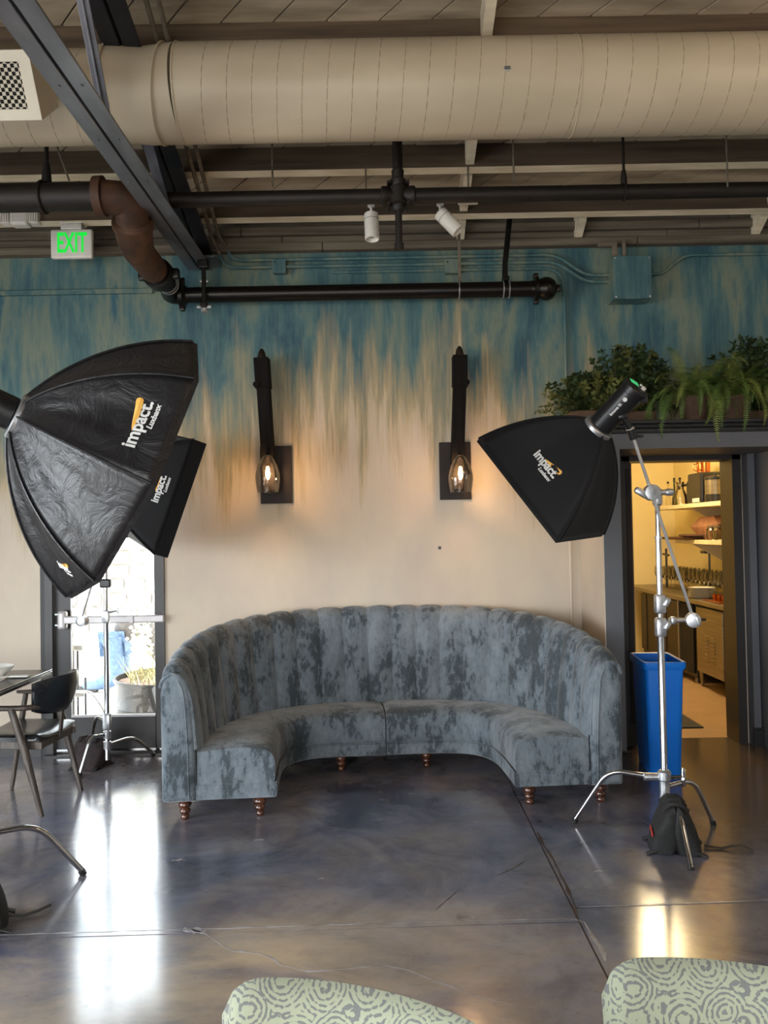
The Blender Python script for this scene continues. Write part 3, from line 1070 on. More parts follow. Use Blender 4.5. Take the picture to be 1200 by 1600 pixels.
bo2 = thing('serving_board', (3.4, 9.3, 1.49), 'second dark board stacked crookedly on the lower serving board', 'board')
MB().rbox((3.38, 9.25, 1.502), (0.26, 0.56, 0.024), 0.01, Matrix.Rotation(-0.25, 3, 'Z')).build('board', M['board'], bo2)

# glasses on the counter
CT = 0.868
wg = thing('wine_glass', (0, 0, 0), 'x', 'glass', 'stemmed glasses crowded on the kitchen counter')
MB().lathe((0, 0, 0.0), [(.036, 0), (.036, .003), (.006, .010), (.0045, .02), (.0045, .09), (.012, .10), (.036, .14), (.042, .18), (.036, .25), (.0345, .25), (.040, .18), (.034, .142), (.010, .104)], 14, close=False).build('bowl', M['glass'], wg)
n_ = 0
for i_ in range(18):
    for j_ in range(3):
        yy = 8.40 + i_ * 0.125
        xx = 3.40 + j_ * 0.105
        loc = (xx + random.uniform(-.01, .01), yy + random.uniform(-.01, .01), CT)
        lab = 'clear stemmed glass in the %s row on the kitchen counter, %s' % (('front', 'middle', 'back')[j_], ('nearest the plates' if i_ == 0 else 'at the far end' if i_ == 17 else 'among its crowded neighbours'))
        if n_ == 0:
            wg.location = loc
            wg['label'] = lab
        else:
            copy_thing(wg, loc, label=lab)
        n_ += 1
pl = thing('dinner_plate', (3.2, 8.0, CT), 'x', 'plate', 'white plates stacked on the kitchen counter')
MB().lathe((0, 0, 0), [(.07, 0), (.075, .004), (.13, .016), (.131, .019), (.07, .008), (.001, .008)], 24).build('dish', M['ceramic'], pl)
for c_ in pl.children:
    c_.data.transform(Matrix.Translation(Vector((3.2, 8.0, CT))))
for k in range(9):
    lab = 'topmost white plate of the stack on the kitchen counter' if k == 8 else 'white plate, %s from the bottom of the kitchen counter stack' % ('', 'second', 'third', 'fourth', 'fifth', 'sixth', 'seventh', 'eighth')[k]
    loc = (3.22, 8.62, CT + k * 0.0115)
    if k == 0:
        pl.location = loc
        pl['label'] = 'bottom white plate of the stack on the kitchen counter'
    else:
        copy_thing(pl, loc, label=lab)
tr = thing('copper_tray', (3.25, 8.16, CT), 'shallow copper tray of small cups at counter end, right of plates', 'tray')
MB().rbox((3.26, 8.16, CT + .008), (0.26, 0.40, 0.014), 0.005).build('tray_base', M['copper'], tr)
for k in range(3):
    cu = thing('copper_cup', (3.22, 8.04 + k * .11, CT + .016), ('small copper cup nearest the door on the copper tray', 'middle small copper cup on the copper tray', 'small copper cup beside the plate stack')[k], 'cup', 'small cups on the copper tray')
    MB().lathe((3.22, 8.04 + k * .11, CT + .016), [(.025, 0), (.032, .05), (.029, .05), (.022, .006)], 16).build('body', M['copper'], cu)
hk = thing('tap_tower', (3.45, 10.3, CT), 'black cross-shaped tap on the wall side of the kitchen counter', 'tap')
p = at(1041, 866, X=3.45)
m = MB()
m.cyl((3.45, p.y, CT), (3.45, p.y, p.z + .07), .014, n=8)
m.build('stem', M['black_plastic'], hk)
m = MB()
m.cyl((3.45, p.y + .12, p.z), (3.45, p.y - .08, p.z - .01), .014, n=8)
m.build('handle', M['black_plastic'], hk)
hk = thing('faucet', (3.6, 8.4, CT), 'small black faucet behind the glasses, below lower kitchen shelf', 'faucet')
p = at(1108, 860, X=3.6)
MB().tube(smooth_path([(3.6, p.y, CT), (3.6, p.y, p.z + .1), (3.55, p.y, p.z + .13), (3.50, p.y, p.z + .08)], .03), .011, 8).build('spout', M['black_plastic'], hk)
MB().rbox((3.6, p.y + .14, p.z - .02), (0.05, 0.14, 0.035), 0.01).build('lever', M['black_plastic'], hk)

# ------------------------------------------------------------------ blue recycling bin
bn = thing('recycling_bin', (1.78, 5.62, 0), 'tall slim blue plastic bin standing open in the kitchen doorway', 'bin')


def bin_ring(w, d, z, r=0.03):
    out = []
    for cx_, cy_, a0 in ((w / 2 - r, d / 2 - r, 0), (-w / 2 + r, d / 2 - r, pi / 2), (-w / 2 + r, -d / 2 + r, pi), (w / 2 - r, -d / 2 + r, 1.5 * pi)):
        for k in range(5):
            a = a0 + k * pi / 8
            out.append(Vector((cx_ + r * cos(a), cy_ + r * sin(a), z)))
    return out


def loft(rings, close0=True, close1=True):
    vs, fs = [], []
    n = len(rings[0])
    for r_ in rings:
        vs += r_
    for i_ in range(len(rings) - 1):
        for k in range(n):
            k2 = (k + 1) % n
            fs.append((i_ * n + k, i_ * n + k2, (i_ + 1) * n + k2, (i_ + 1) * n + k))
    if close0:
        fs.append(tuple(range(n))[::-1])
    if close1:
        fs.append(tuple((len(rings) - 1) * n + k for k in range(n)))
    return vs, fs


bn.location = (0, 0, 0)
ORG[bn.name] = Vector((0, 0, 0))
vs, fs = loft([bin_ring(.20, .36, .0), bin_ring(.205, .37, .012), bin_ring(.245, .44, .66), bin_ring(.235, .43, .66), bin_ring(.195, .36, .03)], False, True)
vs2, fs2 = loft([bin_ring(.20, .36, .0)], True, False) if False else ([], [])
o = link_mesh('bin_body', vs, fs, M['bin'], bn)
auto_smooth(o, 50)
vs, fs = loft([bin_ring(.236, .43, .655), bin_ring(.262, .456, .655), bin_ring(.275, .47, .668), bin_ring(.275, .47, .70), bin_ring(.262, .456, .705), bin_ring(.236, .43, .70), bin_ring(.236, .43, .655)], False, False)
auto_smooth(link_mesh('rim', vs, fs, M['bin'], bn), 50)
pbn = (at(1015, 1213, Z=0) + at(1060, 1213, Z=0)) / 2
bn.location = (pbn.x + 0.035, pbn.y + 0.20, 0)
bn.rotation_euler = (0, 0, radians(-4))
bn.scale = (0.99, 0.95, 1.04)

# ------------------------------------------------------------------ steel truss
TX = -1.32
tr = thing('roof_truss', (TX, 5, 3.6), 'grey glossy steel truss of paired bars reaching the mural wall', 'truss')
ztie = at(314, 424, Y=6.2).z
for sx in (-1, 1):
    m = MB()
    m.rbox((TX + sx * 0.048, 3.6, ztie + 0.006), (0.082, 5.15, 0.012), 0.003)
    m.rbox((TX + sx * 0.012, 3.6, ztie + 0.05), (0.010, 5.15, 0.082), 0.002)
    m.build('tie_angle', M['steel_paint'], tr)
    m = MB()
    m.beam((TX + sx * .055, 6.22, deck_z(6.22) - .315), (TX + sx * .055, 0.2, deck_z(.2) - .315), 0.09, 0.012, 0.002)
    m.beam((TX + sx * .012, 6.22, deck_z(6.22) - .265), (TX + sx * .012, 0.2, deck_z(.2) - .265), 0.010, 0.10, 0.002)
    m.build('rafter_angle', M['steel_dark'], tr)
w0, w1 = at(172, 216, X=TX - .02), at(128, -10, X=TX - .02)
w2 = w1 + (w1 - w0) * 0.45
m = MB()
m.beam(w0 + Vector((0, 0, -.02)), w2, 0.058, 0.01, 0.002, up=(0, 1, 0.5))
m.beam(w0 + Vector((0.0, 0, -.02)), w2, 0.010, 0.035, 0.002, up=(0, 1, 0.5))
m.build('web_strut', M['steel_paint'], tr)
w0 = Vector((TX - .01, 5.3, ztie + .06))
w1 = Vector((TX - .01, 4.55, deck_z(4.55) - .36))
m = MB()
m.beam(w0, w1, 0.06, 0.01, 0.002, up=(0, 1, 0.3))
m.build('web_strut', M['steel_paint'], tr)
m = MB()
m.rbox((TX + .01, 6.12, ztie + .05), (0.26, 0.22, 0.02), 0.004)
m.rbox((TX, 6.1, ztie + .11), (0.02, 0.28, 0.18), 0.004)
m.build('bearing_plate', M['steel_paint'], tr)
m = MB()
for k in range(5):
    for dx in (-.05, .05):
        m.cyl((TX + dx, 3.6 + k * .5, ztie - .006), (TX + dx, 3.6 + k * .5, ztie + .002), .008, n=8)
m.build('bolt_heads', M['steel_paint'], tr)

# ------------------------------------------------------------------ duct
DY, DR = 4.49, 0.25
dzc = at(700, 140, Y=DY).z
dslope = 0.0
du = thing('air_duct', (0.6, DY, dzc), 'large round cream spiral air duct running under the joists', 'duct')
m = MB()
xa, xb = at(285, 140, Y=DY).x, 4.6
pts = [(x, DY, dzc) for x in (xa, xb)]
m.tube(pts, DR, 48)
m.build('main_pipe', M['duct'], du, smooth=True)
m = MB()
xc = at(172, 140, Y=DY).x
m.tube([(xc - .02, DY, dzc), (xc + .08, DY, dzc - .0), (xc + .20, DY + .015, dzc - .002), (xa - .0, DY, dzc)], [DR * .975, DR * .955, DR * .965, DR * 1.0], 48)
m.build('elbow_sleeve', M['duct'], du, smooth=True)
m = MB()
m.tube([(-5.2, DY + .02, dzc), (xc, DY + .02, dzc)], DR * .95, 48)
m.build('branch_pipe', M['duct'], du, smooth=True)
# spiral seam
sm_ = MB()
pitch = 0.129
path = []
N_ = int((4.4 - xa) / pitch * 24)
for k in range(N_):
    a = 2 * pi * k / 24
    path.append((xa + .06 + pitch * k / 24, DY + (DR + .0006) * sin(a), dzc + (DR + .0006) * cos(a)))
sm_.tube(path, 0.0018, 4)
sm_.build('spiral_seam', M['ductdark'], du)
sm_ = MB()
path = []
for k in range(int((xc + 3.2) / pitch * 24)):
    a = 2 * pi * k / 24
    path.append((-3.2 + pitch * k / 24, DY + .02 + (DR * .95 + .0006) * sin(a), dzc + (DR * .95 + .0006) * cos(a)))
sm_.tube(path, 0.0018, 4)
sm_.build('spiral_seam', M['ductdark'], du)
for x, tl in ((xa, 0.0), (xa - 0.10, .22), (xc + .02, 0), (1.05, 0)):
    sm_ = MB()
    path = [(x + tl * DR * cos(2 * pi * k / 32) * .5, DY + (DR + .001) * sin(2 * pi * k / 32), dzc + (DR + .001) * cos(2 * pi * k / 32)) for k in range(33)]
    sm_.tube(path, 0.006 if x < 1 else .003, 6, False)
    sm_.build('joint_band', M['duct'], du)
m = MB()
p = at(793, 106, Y=DY - DR)
m.rbox(p + Vector((0, .03, 0)), (0.04, 0.06, 0.03), 0.006)
m.cyl(p + Vector((-.035, .01, 0)), p + Vector((.035, .01, 0)), .007)
m.build('damper_lever', M['alu'], du)

# supply register on the branch, its face tipped down towards the room
zb0 = at(67, 187, Y=4.02)
zt0 = at(50, 77, Y=3.86)
xr = zb0.x
xl = xr - 0.62
RB = Vector((xr, 4.02, zb0.z))
RV = (Vector((xr, 3.86, zt0.z)) - RB)
RHt = RV.length
RV.normalize()
RN = Vector((0, -RV.z, RV.y)).normalized()
if RN.y > 0:
    RN = -RN
RX = Vector((1, 0, 0))
rg = thing('air_register', RB + RX * -.3, 'cream air register box with perforated flower-pattern grille on duct', 'vent')


def reg(x, v, d):
    """x along the duct from the right edge, v up the face, d out of the face"""
    return RB + RX * x + RV * v + RN * d


def regbox(m_, x0, x1, v0, v1, d0, d1):
    m_.add([reg(x, v, d) for x in (x0, x1) for v in (v0, v1) for d in (d0, d1)],
           [(0, 1, 3, 2), (4, 6, 7, 5), (0, 4, 5, 1), (2, 3, 7, 6), (0, 2, 6, 4), (1, 5, 7, 3)])


m = MB()
m.add([reg(x, v, d) for (x, v, d) in ((-.62, 0, 0), (0, 0, 0), (0, RHt, 0), (-.62, RHt, 0))] +
      [reg(x, v, d) for (x, v, d) in ((-.62, .03, -.26), (0.0, .03, -.26), (0.0, RHt - .03, -.26), (-.62, RHt - .03, -.26))],
      [(0, 1, 2, 3), (7, 6, 5, 4), (0, 4, 5, 1), (1, 5, 6, 2), (2, 6, 7, 3), (3, 7, 4, 0)])
m.build('duct_boot', M['duct'], rg)
b_ = .048
m = MB()
regbox(m, -.62, 0, 0, b_, .0005, .011)
regbox(m, -.62, 0, RHt - b_, RHt, .0005, .011)
regbox(m, -b_ - .008, 0, b_, RHt - b_, .0005, .011)
regbox(m, -.62, -.57, b_, RHt - b_, .0005, .011)
m.build('face_frame', M['cream_metal'], rg)
m = MB()
regbox(m, -.57, -b_ - .008, b_, RHt - b_, .0008, .002)
m.build('dark_backing', M['void'], rg)
m = MB()
x1_, v0_, v1_ = -b_ - .008, b_, RHt - b_
cell = (v1_ - v0_) / 6
for ix in range(int(.52 / cell) + 1):
    for iz in range(7):
        for (ox, oz) in ((0, 0), (.5, .5)):
            X_, V_ = x1_ - (ix + ox) * cell, v0_ + (iz + oz) * cell
            if V_ > v1_ + .001 or X_ < -.56:
                continue
            n = 12
            vs = []
            for ring, rr in ((0, .215), (1, .08)):
                for k in range(n):
                    a = 2 * pi * k / n
                    r_ = rr * cell * (1 + (.22 if (k % 3 == 0 and ring == 0) else 0))
                    vs.append(reg(min(X_ + r_ * cos(a), x1_), min(max(V_ + r_ * sin(a), v0_), v1_), .006))
            m.add(vs, [(k, (k + 1) % n, n + (k + 1) % n, n + k) for k in range(n)])
            for sx, sz in ((1, 1), (-1, 1)):
                d_, w_ = cell * .26, cell * .03
                vs = [(X_ - sx * d_ - w_, V_ - sz * d_ + w_ * sx), (X_ - sx * d_ + w_, V_ - sz * d_ - w_ * sx),
                      (X_ + sx * d_ + w_, V_ + sz * d_ - w_ * sx), (X_ + sx * d_ - w_, V_ + sz * d_ + w_ * sx)]
                m.add([reg(min(v[0], x1_), min(max(v[1], v0_), v1_), .007) for v in vs], [(0, 1, 2, 3)])
go = m.build('grille', M['cream_metal'], rg)
go['kind'] = 'stuff'
sol = go.modifiers.new('thick', 'SOLIDIFY')
sol.thickness = 0.003

# ------------------------------------------------------------------ pipes
PYB = 5.25
pz = at(700, 305, Y=PYB).z
pp = thing('sprinkler_pipe', (1, PYB, pz), 'long dark iron pipe with cross fitting running under the joists', 'pipe')
xf = at(622, 300, Y=PYB).x
m = MB()
m.cyl((at(215, 308, Y=PYB).x, PYB, pz), (4.8, PYB, pz), 0.047, n=20)
m.build('main_run', M['pipe_matte'], pp, smooth=True)
m = MB()
m.cyl((xf, PYB, pz + .06), (xf, PYB, deck_z(PYB) - .0), 0.032, n=14)
m.build('riser', M['pipe_matte'], pp, smooth=True)
m = MB()
m.tube([(xf, PYB, pz - .34), (xf, PYB, pz - .30), (xf, PYB, pz - .295), (xf, PYB, pz - .05)], [.03, .03, .022, .022], 12)
m.build('drop_stub', M['pipe_matte'], pp, smooth=True)
m = MB()
m.lathe((xf, PYB, pz - .10), [(.03, 0), (.045, .02), (.045, .04), (.06, .05), (.06, .15), (.045, .16), (.052, .17), (.052, .20), (.036, .21), (.04, .26), (.03, .27)], 14)
m.lathe((xf - .11, PYB, pz), [(.05, 0), (.062, .01), (.062, .035), (.05, .05), (.05, .17), (.062, .185), (.062, .21), (.05, .22)], 14, axis=(1, 0, 0))
for sx in (-1, 1):
    for sz in (-1, 1):
        m.cyl((xf + sx * .06, PYB - .07, pz + sz * .065), (xf + sx * .06, PYB + .07, pz + sz * .065), .01, n=6)
m.build('cross_fitting', M['pipe_matte'], pp, smooth=True)
for px, w_ in ((975, .016),):
    m = MB()
    x = at(px, 290, Y=PYB).x
    m.cyl((x, PYB, pz + .05), (x, PYB, deck_z(PYB) - .01), .009, n=8)
    m.tube([(x, PYB, pz + .05), (x, PYB, pz + .09), (x, PYB, pz + .14)], [.022, .02, .012], 8)
    m.tube([(x, PYB + .052 * sin(a * pi / 8), pz + .052 * cos(a * pi / 8)) for a in range(17)], .006, 6, False)
    m.build('hanger', M['pipe_matte'], pp)

WPY = 6.06
p0 = at(290, 461, Y=WPY)
p1 = at(840, 452, Y=WPY)
wp = thing('drain_pipe', (0, WPY, p0.z), 'glossy black horizontal drain pipe with end cap on mural wall', 'pipe')
zp = (p0.z + p1.z) / 2
m = MB()
m.cyl((p0.x, WPY, zp), (p1.x, WPY, zp), .057, n=24)
m.build('main_run', M['pipe'], wp, smooth=True)
m = MB()
m.lathe((p1.x - .05, WPY, zp), [(.06, 0), (.062, .02), (.088, .025), (.088, .05), (.07, .055), (.076, .08), (.085, .10), (.083, .13), (.065, .165), (.03, .185), (.001, .19)], 20, axis=(1, 0, 0))
m.rbox((p1.x + .15, WPY, zp), (0.03, 0.05, 0.05), 0.008)
for s_ in (-1, 1):
    m.rbox((p1.x - .012, WPY, zp + s_ * .095), (0.035, 0.05, 0.03), 0.006)
m.build('end_cap', M['pipe'], wp, smooth=True)
m = MB()
m.lathe((p0.x - .05, WPY, zp), [(.06, 0), (.07, .0), (.095, .012), (.095, .04), (.07, .05), (.062, .06)], 20, axis=(1, 0, 0))
for s_ in (-1, 1):
    m.rbox((p0.x - .02, WPY - .02, zp + s_ * .10), (0.04, 0.04, 0.04), 0.008)
m.build('flange', M['pipe'], wp, smooth=True)
for px in (717, 786, 795):
    x = at(px, 455, Y=WPY).x
    m = MB()
    m.tube([(x, WPY + .06 * sin(a * pi / 12), zp + .06 * cos(a * pi / 12)) for a in range(25)], .005, 6, False)
    m.build('clamp_band', M['alu'], wp)
x = at(790, 440, Y=WPY).x
m = MB()
m.tube([(x - .005, WPY, zp + .06), (x, WPY, zp + .20), (x + .04, WPY, 3.86)], .020, 10)
m.rbox((x, WPY, zp + .08), (0.05, 0.05, 0.03), 0.006)
m.build('support_rod', M['pipe'], wp)
x = at(718, 430, Y=WPY).x
m = MB()
m.rbox((x, WPY - .01, (zp + .05 + 3.85) / 2), (0.022, 0.006, 3.85 - zp - .05), 0.001)
m.build('hanger_strap', M['ledger'], wp)
m = MB()
x = at(569, 455, Y=WPY).x

# big pipe on the left with rusty elbows
LY = 4.93
lz = at(90, 308, Y=LY).z
lp = thing('waste_pipe', (-2, LY, lz), 'thick dark waste pipe turning through rusty brown elbows toward wall', 'pipe')
xe = at(158, 306, Y=LY).x
m = MB()
m.cyl((-5.2, LY, lz), (xe, LY, lz), .083, n=28)
m.build('main_run', M['pipe_matte'], lp, smooth=True)
A = Vector((xe, LY, lz))
B = at(203, 312, Y=4.98)
C_ = at(207, 347, Y=5.08)
D_ = at(213, 388, Y=5.28)
E_ = at(240, 421, Y=5.62)
F_ = at(262, 443, Y=5.86)
G_ = Vector((p0.x - .05, WPY, zp))
m = MB()
m.tube(smooth_path([A - Vector((.0, 0, 0)), B, C_], .13, 8), .098, 24)
m.build('upper_elbow', M['rust'], lp, smooth=True)
m = MB()
m.tube([A - Vector((.035, 0, 0)), A - Vector((.03, 0, 0)), A + Vector((.02, 0, 0)), A + Vector((.025, .0, 0))], [.085, .114, .116, .098], 24)
m.build('elbow_collar', M['rust'], lp, smooth=True)
m = MB()
m.tube([C_ + (B - C_) * .05, C_, C_ + (D_ - C_) * .12, C_ + (D_ - C_) * .14], [.1, .124, .124, .112], 24)
lp_ = smooth_path([C_, D_, E_], .12, 8)
m.tube(lp_, [.114 - .022 * k / (len(lp_) - 1) for k in range(len(lp_))], 24)
m.build('lower_elbow', M['rust'], lp, smooth=True)
d_ = (F_ - E_).normalized()
m = MB()
m.tube([E_ - d_ * .02, E_ + d_ * .06], .078, 24)
m.build('sleeve', M['pipe_matte'], lp, smooth=True)
m = MB()
m.tube([E_ + d_ * .05, E_ + d_ * .055, E_ + d_ * .13, E_ + d_ * .135], [.08, .105, .105, .07], 24)
sd = d_.cross(Vector((0, 0, 1))).normalized()
for s_ in (-1, 1):
    m.rbox(E_ + d_ * .09 + sd * s_ * .12, (0.05, 0.05, 0.07), 0.01)
m.build('coupling', M['pipe'], lp, smooth=True)
m = MB()
m.tube(smooth_path([E_ + d_ * .12, F_, G_ - Vector((.06, 0, 0)), G_ + Vector((.06, 0, 0))], .08, 6), .062, 20)
m.build('short_run', M['pipe'], lp, smooth=True)
m = MB()
for k in (0, 1):
    c = F_ + d_ * (.0 + .03 * k)
    a_, b_ = sd, sd.cross(d_)
    m.tube([c + (a_ * cos(t_ * pi / 10) + b_ * sin(t_ * pi / 10)) * .068 for t_ in range(21)], .0035, 5, False)
m.build('wire_tie', M['alu'], lp)
x = at(73, 290, Y=LY).x
m = MB()
m.cyl((x, LY, lz + .10), (x - .0, LY, deck_z(LY) - .03), .013, n=8)
m.tube([(x, LY, lz + .085), (x, LY, lz + .15), (x, LY, lz + .2)], [.03, .026, .018], 10)
m.tube([(x - .02 + .10 * (1 if a > 20 else 0) * 0, LY + .09 * sin(a * pi / 12), lz + .09 * cos(a * pi / 12)) for a in range(25)], .009, 8, False)
m.build('hanger', M['pipe_matte'], lp)

# hardware hanging by the truss heel
hx = at(319, 462, Y=WPY - .09)
ch = thing('clamp_hardware', (hx.x, WPY - .09, zp), 'small bolted pipe clamp hanging where truss meets black pipe', 'clamp')
m = MB()
yy = WPY - .095
m.cyl((hx.x, yy, zp - .12), (hx.x, yy, zp + .22), .016, n=10)
m.rbox((hx.x, yy, zp + .19), (0.08, 0.06, 0.06), 0.01)
m.rbox((hx.x, yy, zp - .10), (0.05, 0.05, 0.04), 0.008)
m.build('rod', M['pipe'], ch)
m = MB()
m.cyl((hx.x - .05, yy, zp - .11), (hx.x + .05, yy, zp - .11), .014, n=6)
m.lathe((hx.x, yy, zp - .155), [(.012, 0), (.024, .012), (.024, .03), (.01, .035)], 10)
m.build('bolts', M['alu'], ch)
m = MB()
m.rbox((hx.x, yy + .02, zp + .075), (0.06, 0.03, 0.02), 0.004)
m.build('bracket', M['alu'], ch)

# thin hanging wires
for px, ya, yb, Y in ((426, 215, 292, 5.2), (803, 205, 285, 5.2), (1137, 198, 292, 5.2), (108, 208, 282, 5.1)):
    p = at(px, yb, Y=Y)
    m = MB()
    m.cyl((p.x, Y, p.z - .0), (p.x + (-.16 if px == 108 else 0), Y, deck_z(Y) - .01), .006, n=6)
    lab = {426: 'thin wire left of the sprinkler cross fitting, hanging below the duct', 803: 'thin wire hanging below the duct above black support rod',
           1137: 'thin wire hanging below the duct near right edge', 108: 'slanting thin rod below the duct above rusty elbow'}[px]
    tag(m.build('hanging_wire', M['ledger']), lab, 'wire', 'thin wires and rods below the duct')

# conduits down the roof slope and along the mural
def roofpt(px, py, drop=.235):
    d = _F + RT * ((px - 600) / FPX) - UP * ((py - 800) / FPX)
    # CAM + d k : z = ROOF0 - drop - SLOPE*y
    k = (ROOF0 - drop - CAM.z) / (d.z + SLOPE * d.y)
    return CAM + d * k


for (a, b, c, lab) in (((228, 0), (331, 372), 418, 'left one of two parallel conduits sloping down under the roof'),
                       ((247, 0), (341, 368), 407, 'right one of two parallel conduits sloping down under the roof')):
    q0, q1 = roofpt(*a), roofpt(*b)
    q0 = q1 + (q0 - q1) * 1.5
    cy = WY - .045
    zc = at(600, c - 4, Y=cy).z
    q2 = Vector((q1.x + .03, cy - .02, zc + .10))
    q3 = Vector((q1.x + .12, cy, zc))
    xe2 = at(868, 400, Y=cy).x
    zbx = at(950, 430 if c < 410 else 440, Y=cy).z
    q4 = Vector((xe2, cy, zc))
    q5 = Vector((at(915, 425, Y=cy).x, cy, zbx))
    q6 = Vector((at(953, 425, Y=cy).x, cy, zbx))
    m = MB()
    m.tube(smooth_path([q0, q1, q2], .04) , .0135, 8)
    tag(m.build('roof_conduit', M['ledger']), lab, 'conduit', 'roof conduits')
    m = MB()
    m.tube(smooth_path([q2, q2 * .5 + q3 * .5 + Vector((-.02, 0, -.02)), q3, q4, q5, q6], .08), .0125, 8)
    tag(m.build('wall_conduit', M['wall']), ('upper' if c < 410 else 'lower') + ' of two painted conduits running along top of mural wall', 'conduit', 'mural conduits')
cy = WY - .028
m = MB()
za = at(600, 424, Y=cy).z
xv = at(885, 600, Y=cy).x
m.tube(smooth_path([(at(520, 424, Y=cy).x, cy, za), (xv, cy, za), (xv, cy, .05)], .16, 8), .011, 8)
m.build('pipe', M['wall'])
o = bpy.data.objects['pipe']
o.name = 'wall_conduit'
tag(o, 'thin painted conduit bending down beside the kitchen portal to floor', 'conduit', 'mural conduits')
m = MB()
zc = at(1025, 428, Y=cy).z
zd = at(1100, 398, Y=cy).z
m.tube(smooth_path([(at(1015, 428, Y=cy).x, cy, zc), (at(1035, 428, Y=cy).x, cy, zc), (at(1068, 402, Y=cy).x, cy, zd), (4.8, cy, zd)], .08), .012, 8)
tag(m.build('wall_conduit', M['wall']), 'painted conduit leaving right side of electrical box on mural wall', 'conduit', 'mural conduits')
m = MB()
zc = at(100, 457, Y=cy).z
m.box(-5.2, at(238, 455, Y=cy).x, WY - .03, WY, zc - .014, zc + .014)
m.cyl((-5.2, WY - .032, zc + .012), (at(238, 455, Y=cy).x, WY - .032, zc + .012), .008, n=8)
tag(m.build('wall_channel', M['wall']), 'painted horizontal cable channel on left part of the mural', 'channel')
eb = thing('electrical_box', (at(985, 430, Y=6.1).x, 6.1, 3.5), 'square metal electrical box painted like the mural, below ledger boards', 'electrical box')
e0, e1 = at(958, 400, Y=6.07), at(1019, 466, Y=6.07)
m = MB()
m.rbox(((e0.x + e1.x) / 2, (6.08 + WY) / 2, (e0.z + e1.z) / 2), (e1.x - e0.x - .004, WY - 6.08, e0.z - e1.z - .006), .003)
m.build('enclosure', M['wall'], eb)
m = MB()
m.rbox(((e0.x + e1.x) / 2, 6.076, (e0.z + e1.z) / 2), (e1.x - e0.x, .008, e0.z - e1.z), .002)
m.build('cover', M['wall'], eb)
m = MB()
for x in (e0.x + .015, e1.x - .015):
    for z in (e1.z + .015, e0.z - .015):
        m.cyl((x, 6.068, z), (x, 6.074, z), .006, n=8)
m.build('screws', M['alu'], eb)
m = MB()
m.rbox((e0.x + .03, WY - .11, e0.z + .05), (.035, .03, .13), .004)
m.rbox((e0.x - .02, WY - .11, e0.z + .11), (.14, .035, .035), .006)
m.rbox((e0.x + .1, WY - .11, e0.z + .06), (.025, .025, .15), .004)
m.build('conduit_fitting', M['ledger'], eb)
for px, lab in ((437, 'small square painted junction box above left wall sconce'), (705, 'small square painted junction box above right wall sconce')):
    p = at(px, 418, Y=WY - .03)
    j = thing('junction_box', p, lab, 'junction box', 'small junction boxes on the mural')
    MB().rbox((p.x, WY - .0325, p.z), (.095, .065, .10), .004).build('box_body', M['wall'], j)
    MB().rbox((p.x, WY - .067, p.z), (.10, .005, .105), .002).build('cover', M['wall'], j)
    m = MB()
    m.cyl((p.x - .03, WY - .073, p.z + .03), (p.x - .03, WY - .069, p.z + .03), .006, n=8)
    m.build('screw', M['pipe'], j)

# exit sign
ec = at(113, 382, Y=5.95)
ex = thing('exit_sign', (ec.x, 5.95, ec.z), 'white exit sign with glowing green letters hung under the ledger', 'sign')
m = MB()
m.rbox((ec.x, 5.95, ec.z), (.295, .045, .205), .012)
m.build('housing', M['white_plastic'], ex)
m = MB()
m.rbox((ec.x, 5.96, ec.z + .122), (.15, .07, .04), .006)
m.rbox((ec.x, 5.98, ec.z + .17), (.16, .10, .05), .006)
m.rbox((ec.x, 6.03, ec.z + .21), (.10, .10, .05), .006)
m.build('canopy', M['white_plastic'], ex)


def text_mesh(name, s, m, parent, origin, xdir, ydir, size, extrude=0.002, bold=0.0, onto=None, shear=0.0, sx=1.0, align='CENTER'):
    cu = bpy.data.curves.new(name, 'FONT')
    cu.body = s
    cu.size = size
    cu.extrude = extrude
    cu.offset = bold
    cu.shear = shear
    cu.align_x = align
    cu.align_y = 'CENTER'
    to = bpy.data.objects.new(name, cu)
    COL.objects.link(to)
    bpy.context.view_layer.update()
    me = bpy.data.meshes.new_from_object(to)
    bpy.data.objects.remove(to)
    xd, yd = Vector(xdir).normalized(), Vector(ydir)
    yd = (yd - xd * yd.dot(xd)).normalized()
    nd = xd.cross(yd)
    o_ = Vector(origin)
    off = org(parent)
    for v in me.vertices:
        w = o_ + xd * v.co.x * sx + yd * v.co.y
        if onto is not None:
            h = onto.ray_cast(w + nd * 0.15, -nd, 0.4)
            if h[0] is not None:
                w = h[0] + nd * (0.002 + max(v.co.z, 0))
            else:
                w = w + nd * v.co.z
        else:
            w = w + nd * v.co.z
        v.co = w - off
    me.materials.clear()
    me.materials.append(m)
    ob = bpy.data.objects.new(name, me)
    COL.objects.link(ob)
    ob.parent = parent
    ORG[ob.name] = off
    return ob


text_mesh('exit_lettering', 'EXIT', M['exit_green'], ex, (ec.x + .004, 5.926, ec.z - .002), (1, 0, 0), (0, 0, 1), 0.20, .002, .003, sx=.52)

# emergency light
p = at(30, 341, Y=5.9)
el = thing('emergency_light', (p.x, 5.9, p.z), 'white emergency light with clear ribbed ends above exit sign', 'light')
MB().rbox((p.x, 5.93, p.z), (.13, .10, .10), .02).build('housing', M['white_plastic'], el)
for s_ in (-1, 1):
    m = MB()
    m.rbox((p.x + s_ * .10, 5.93, p.z + .005), (.085, .09, .085), .02)
    for k in range(5):
        m.rbox((p.x + s_ * (.07 + k * .016), 5.885, p.z + .005), (.006, .012, .07), .002)
    m.build('ribbed_lens', M['white_plastic'], el)

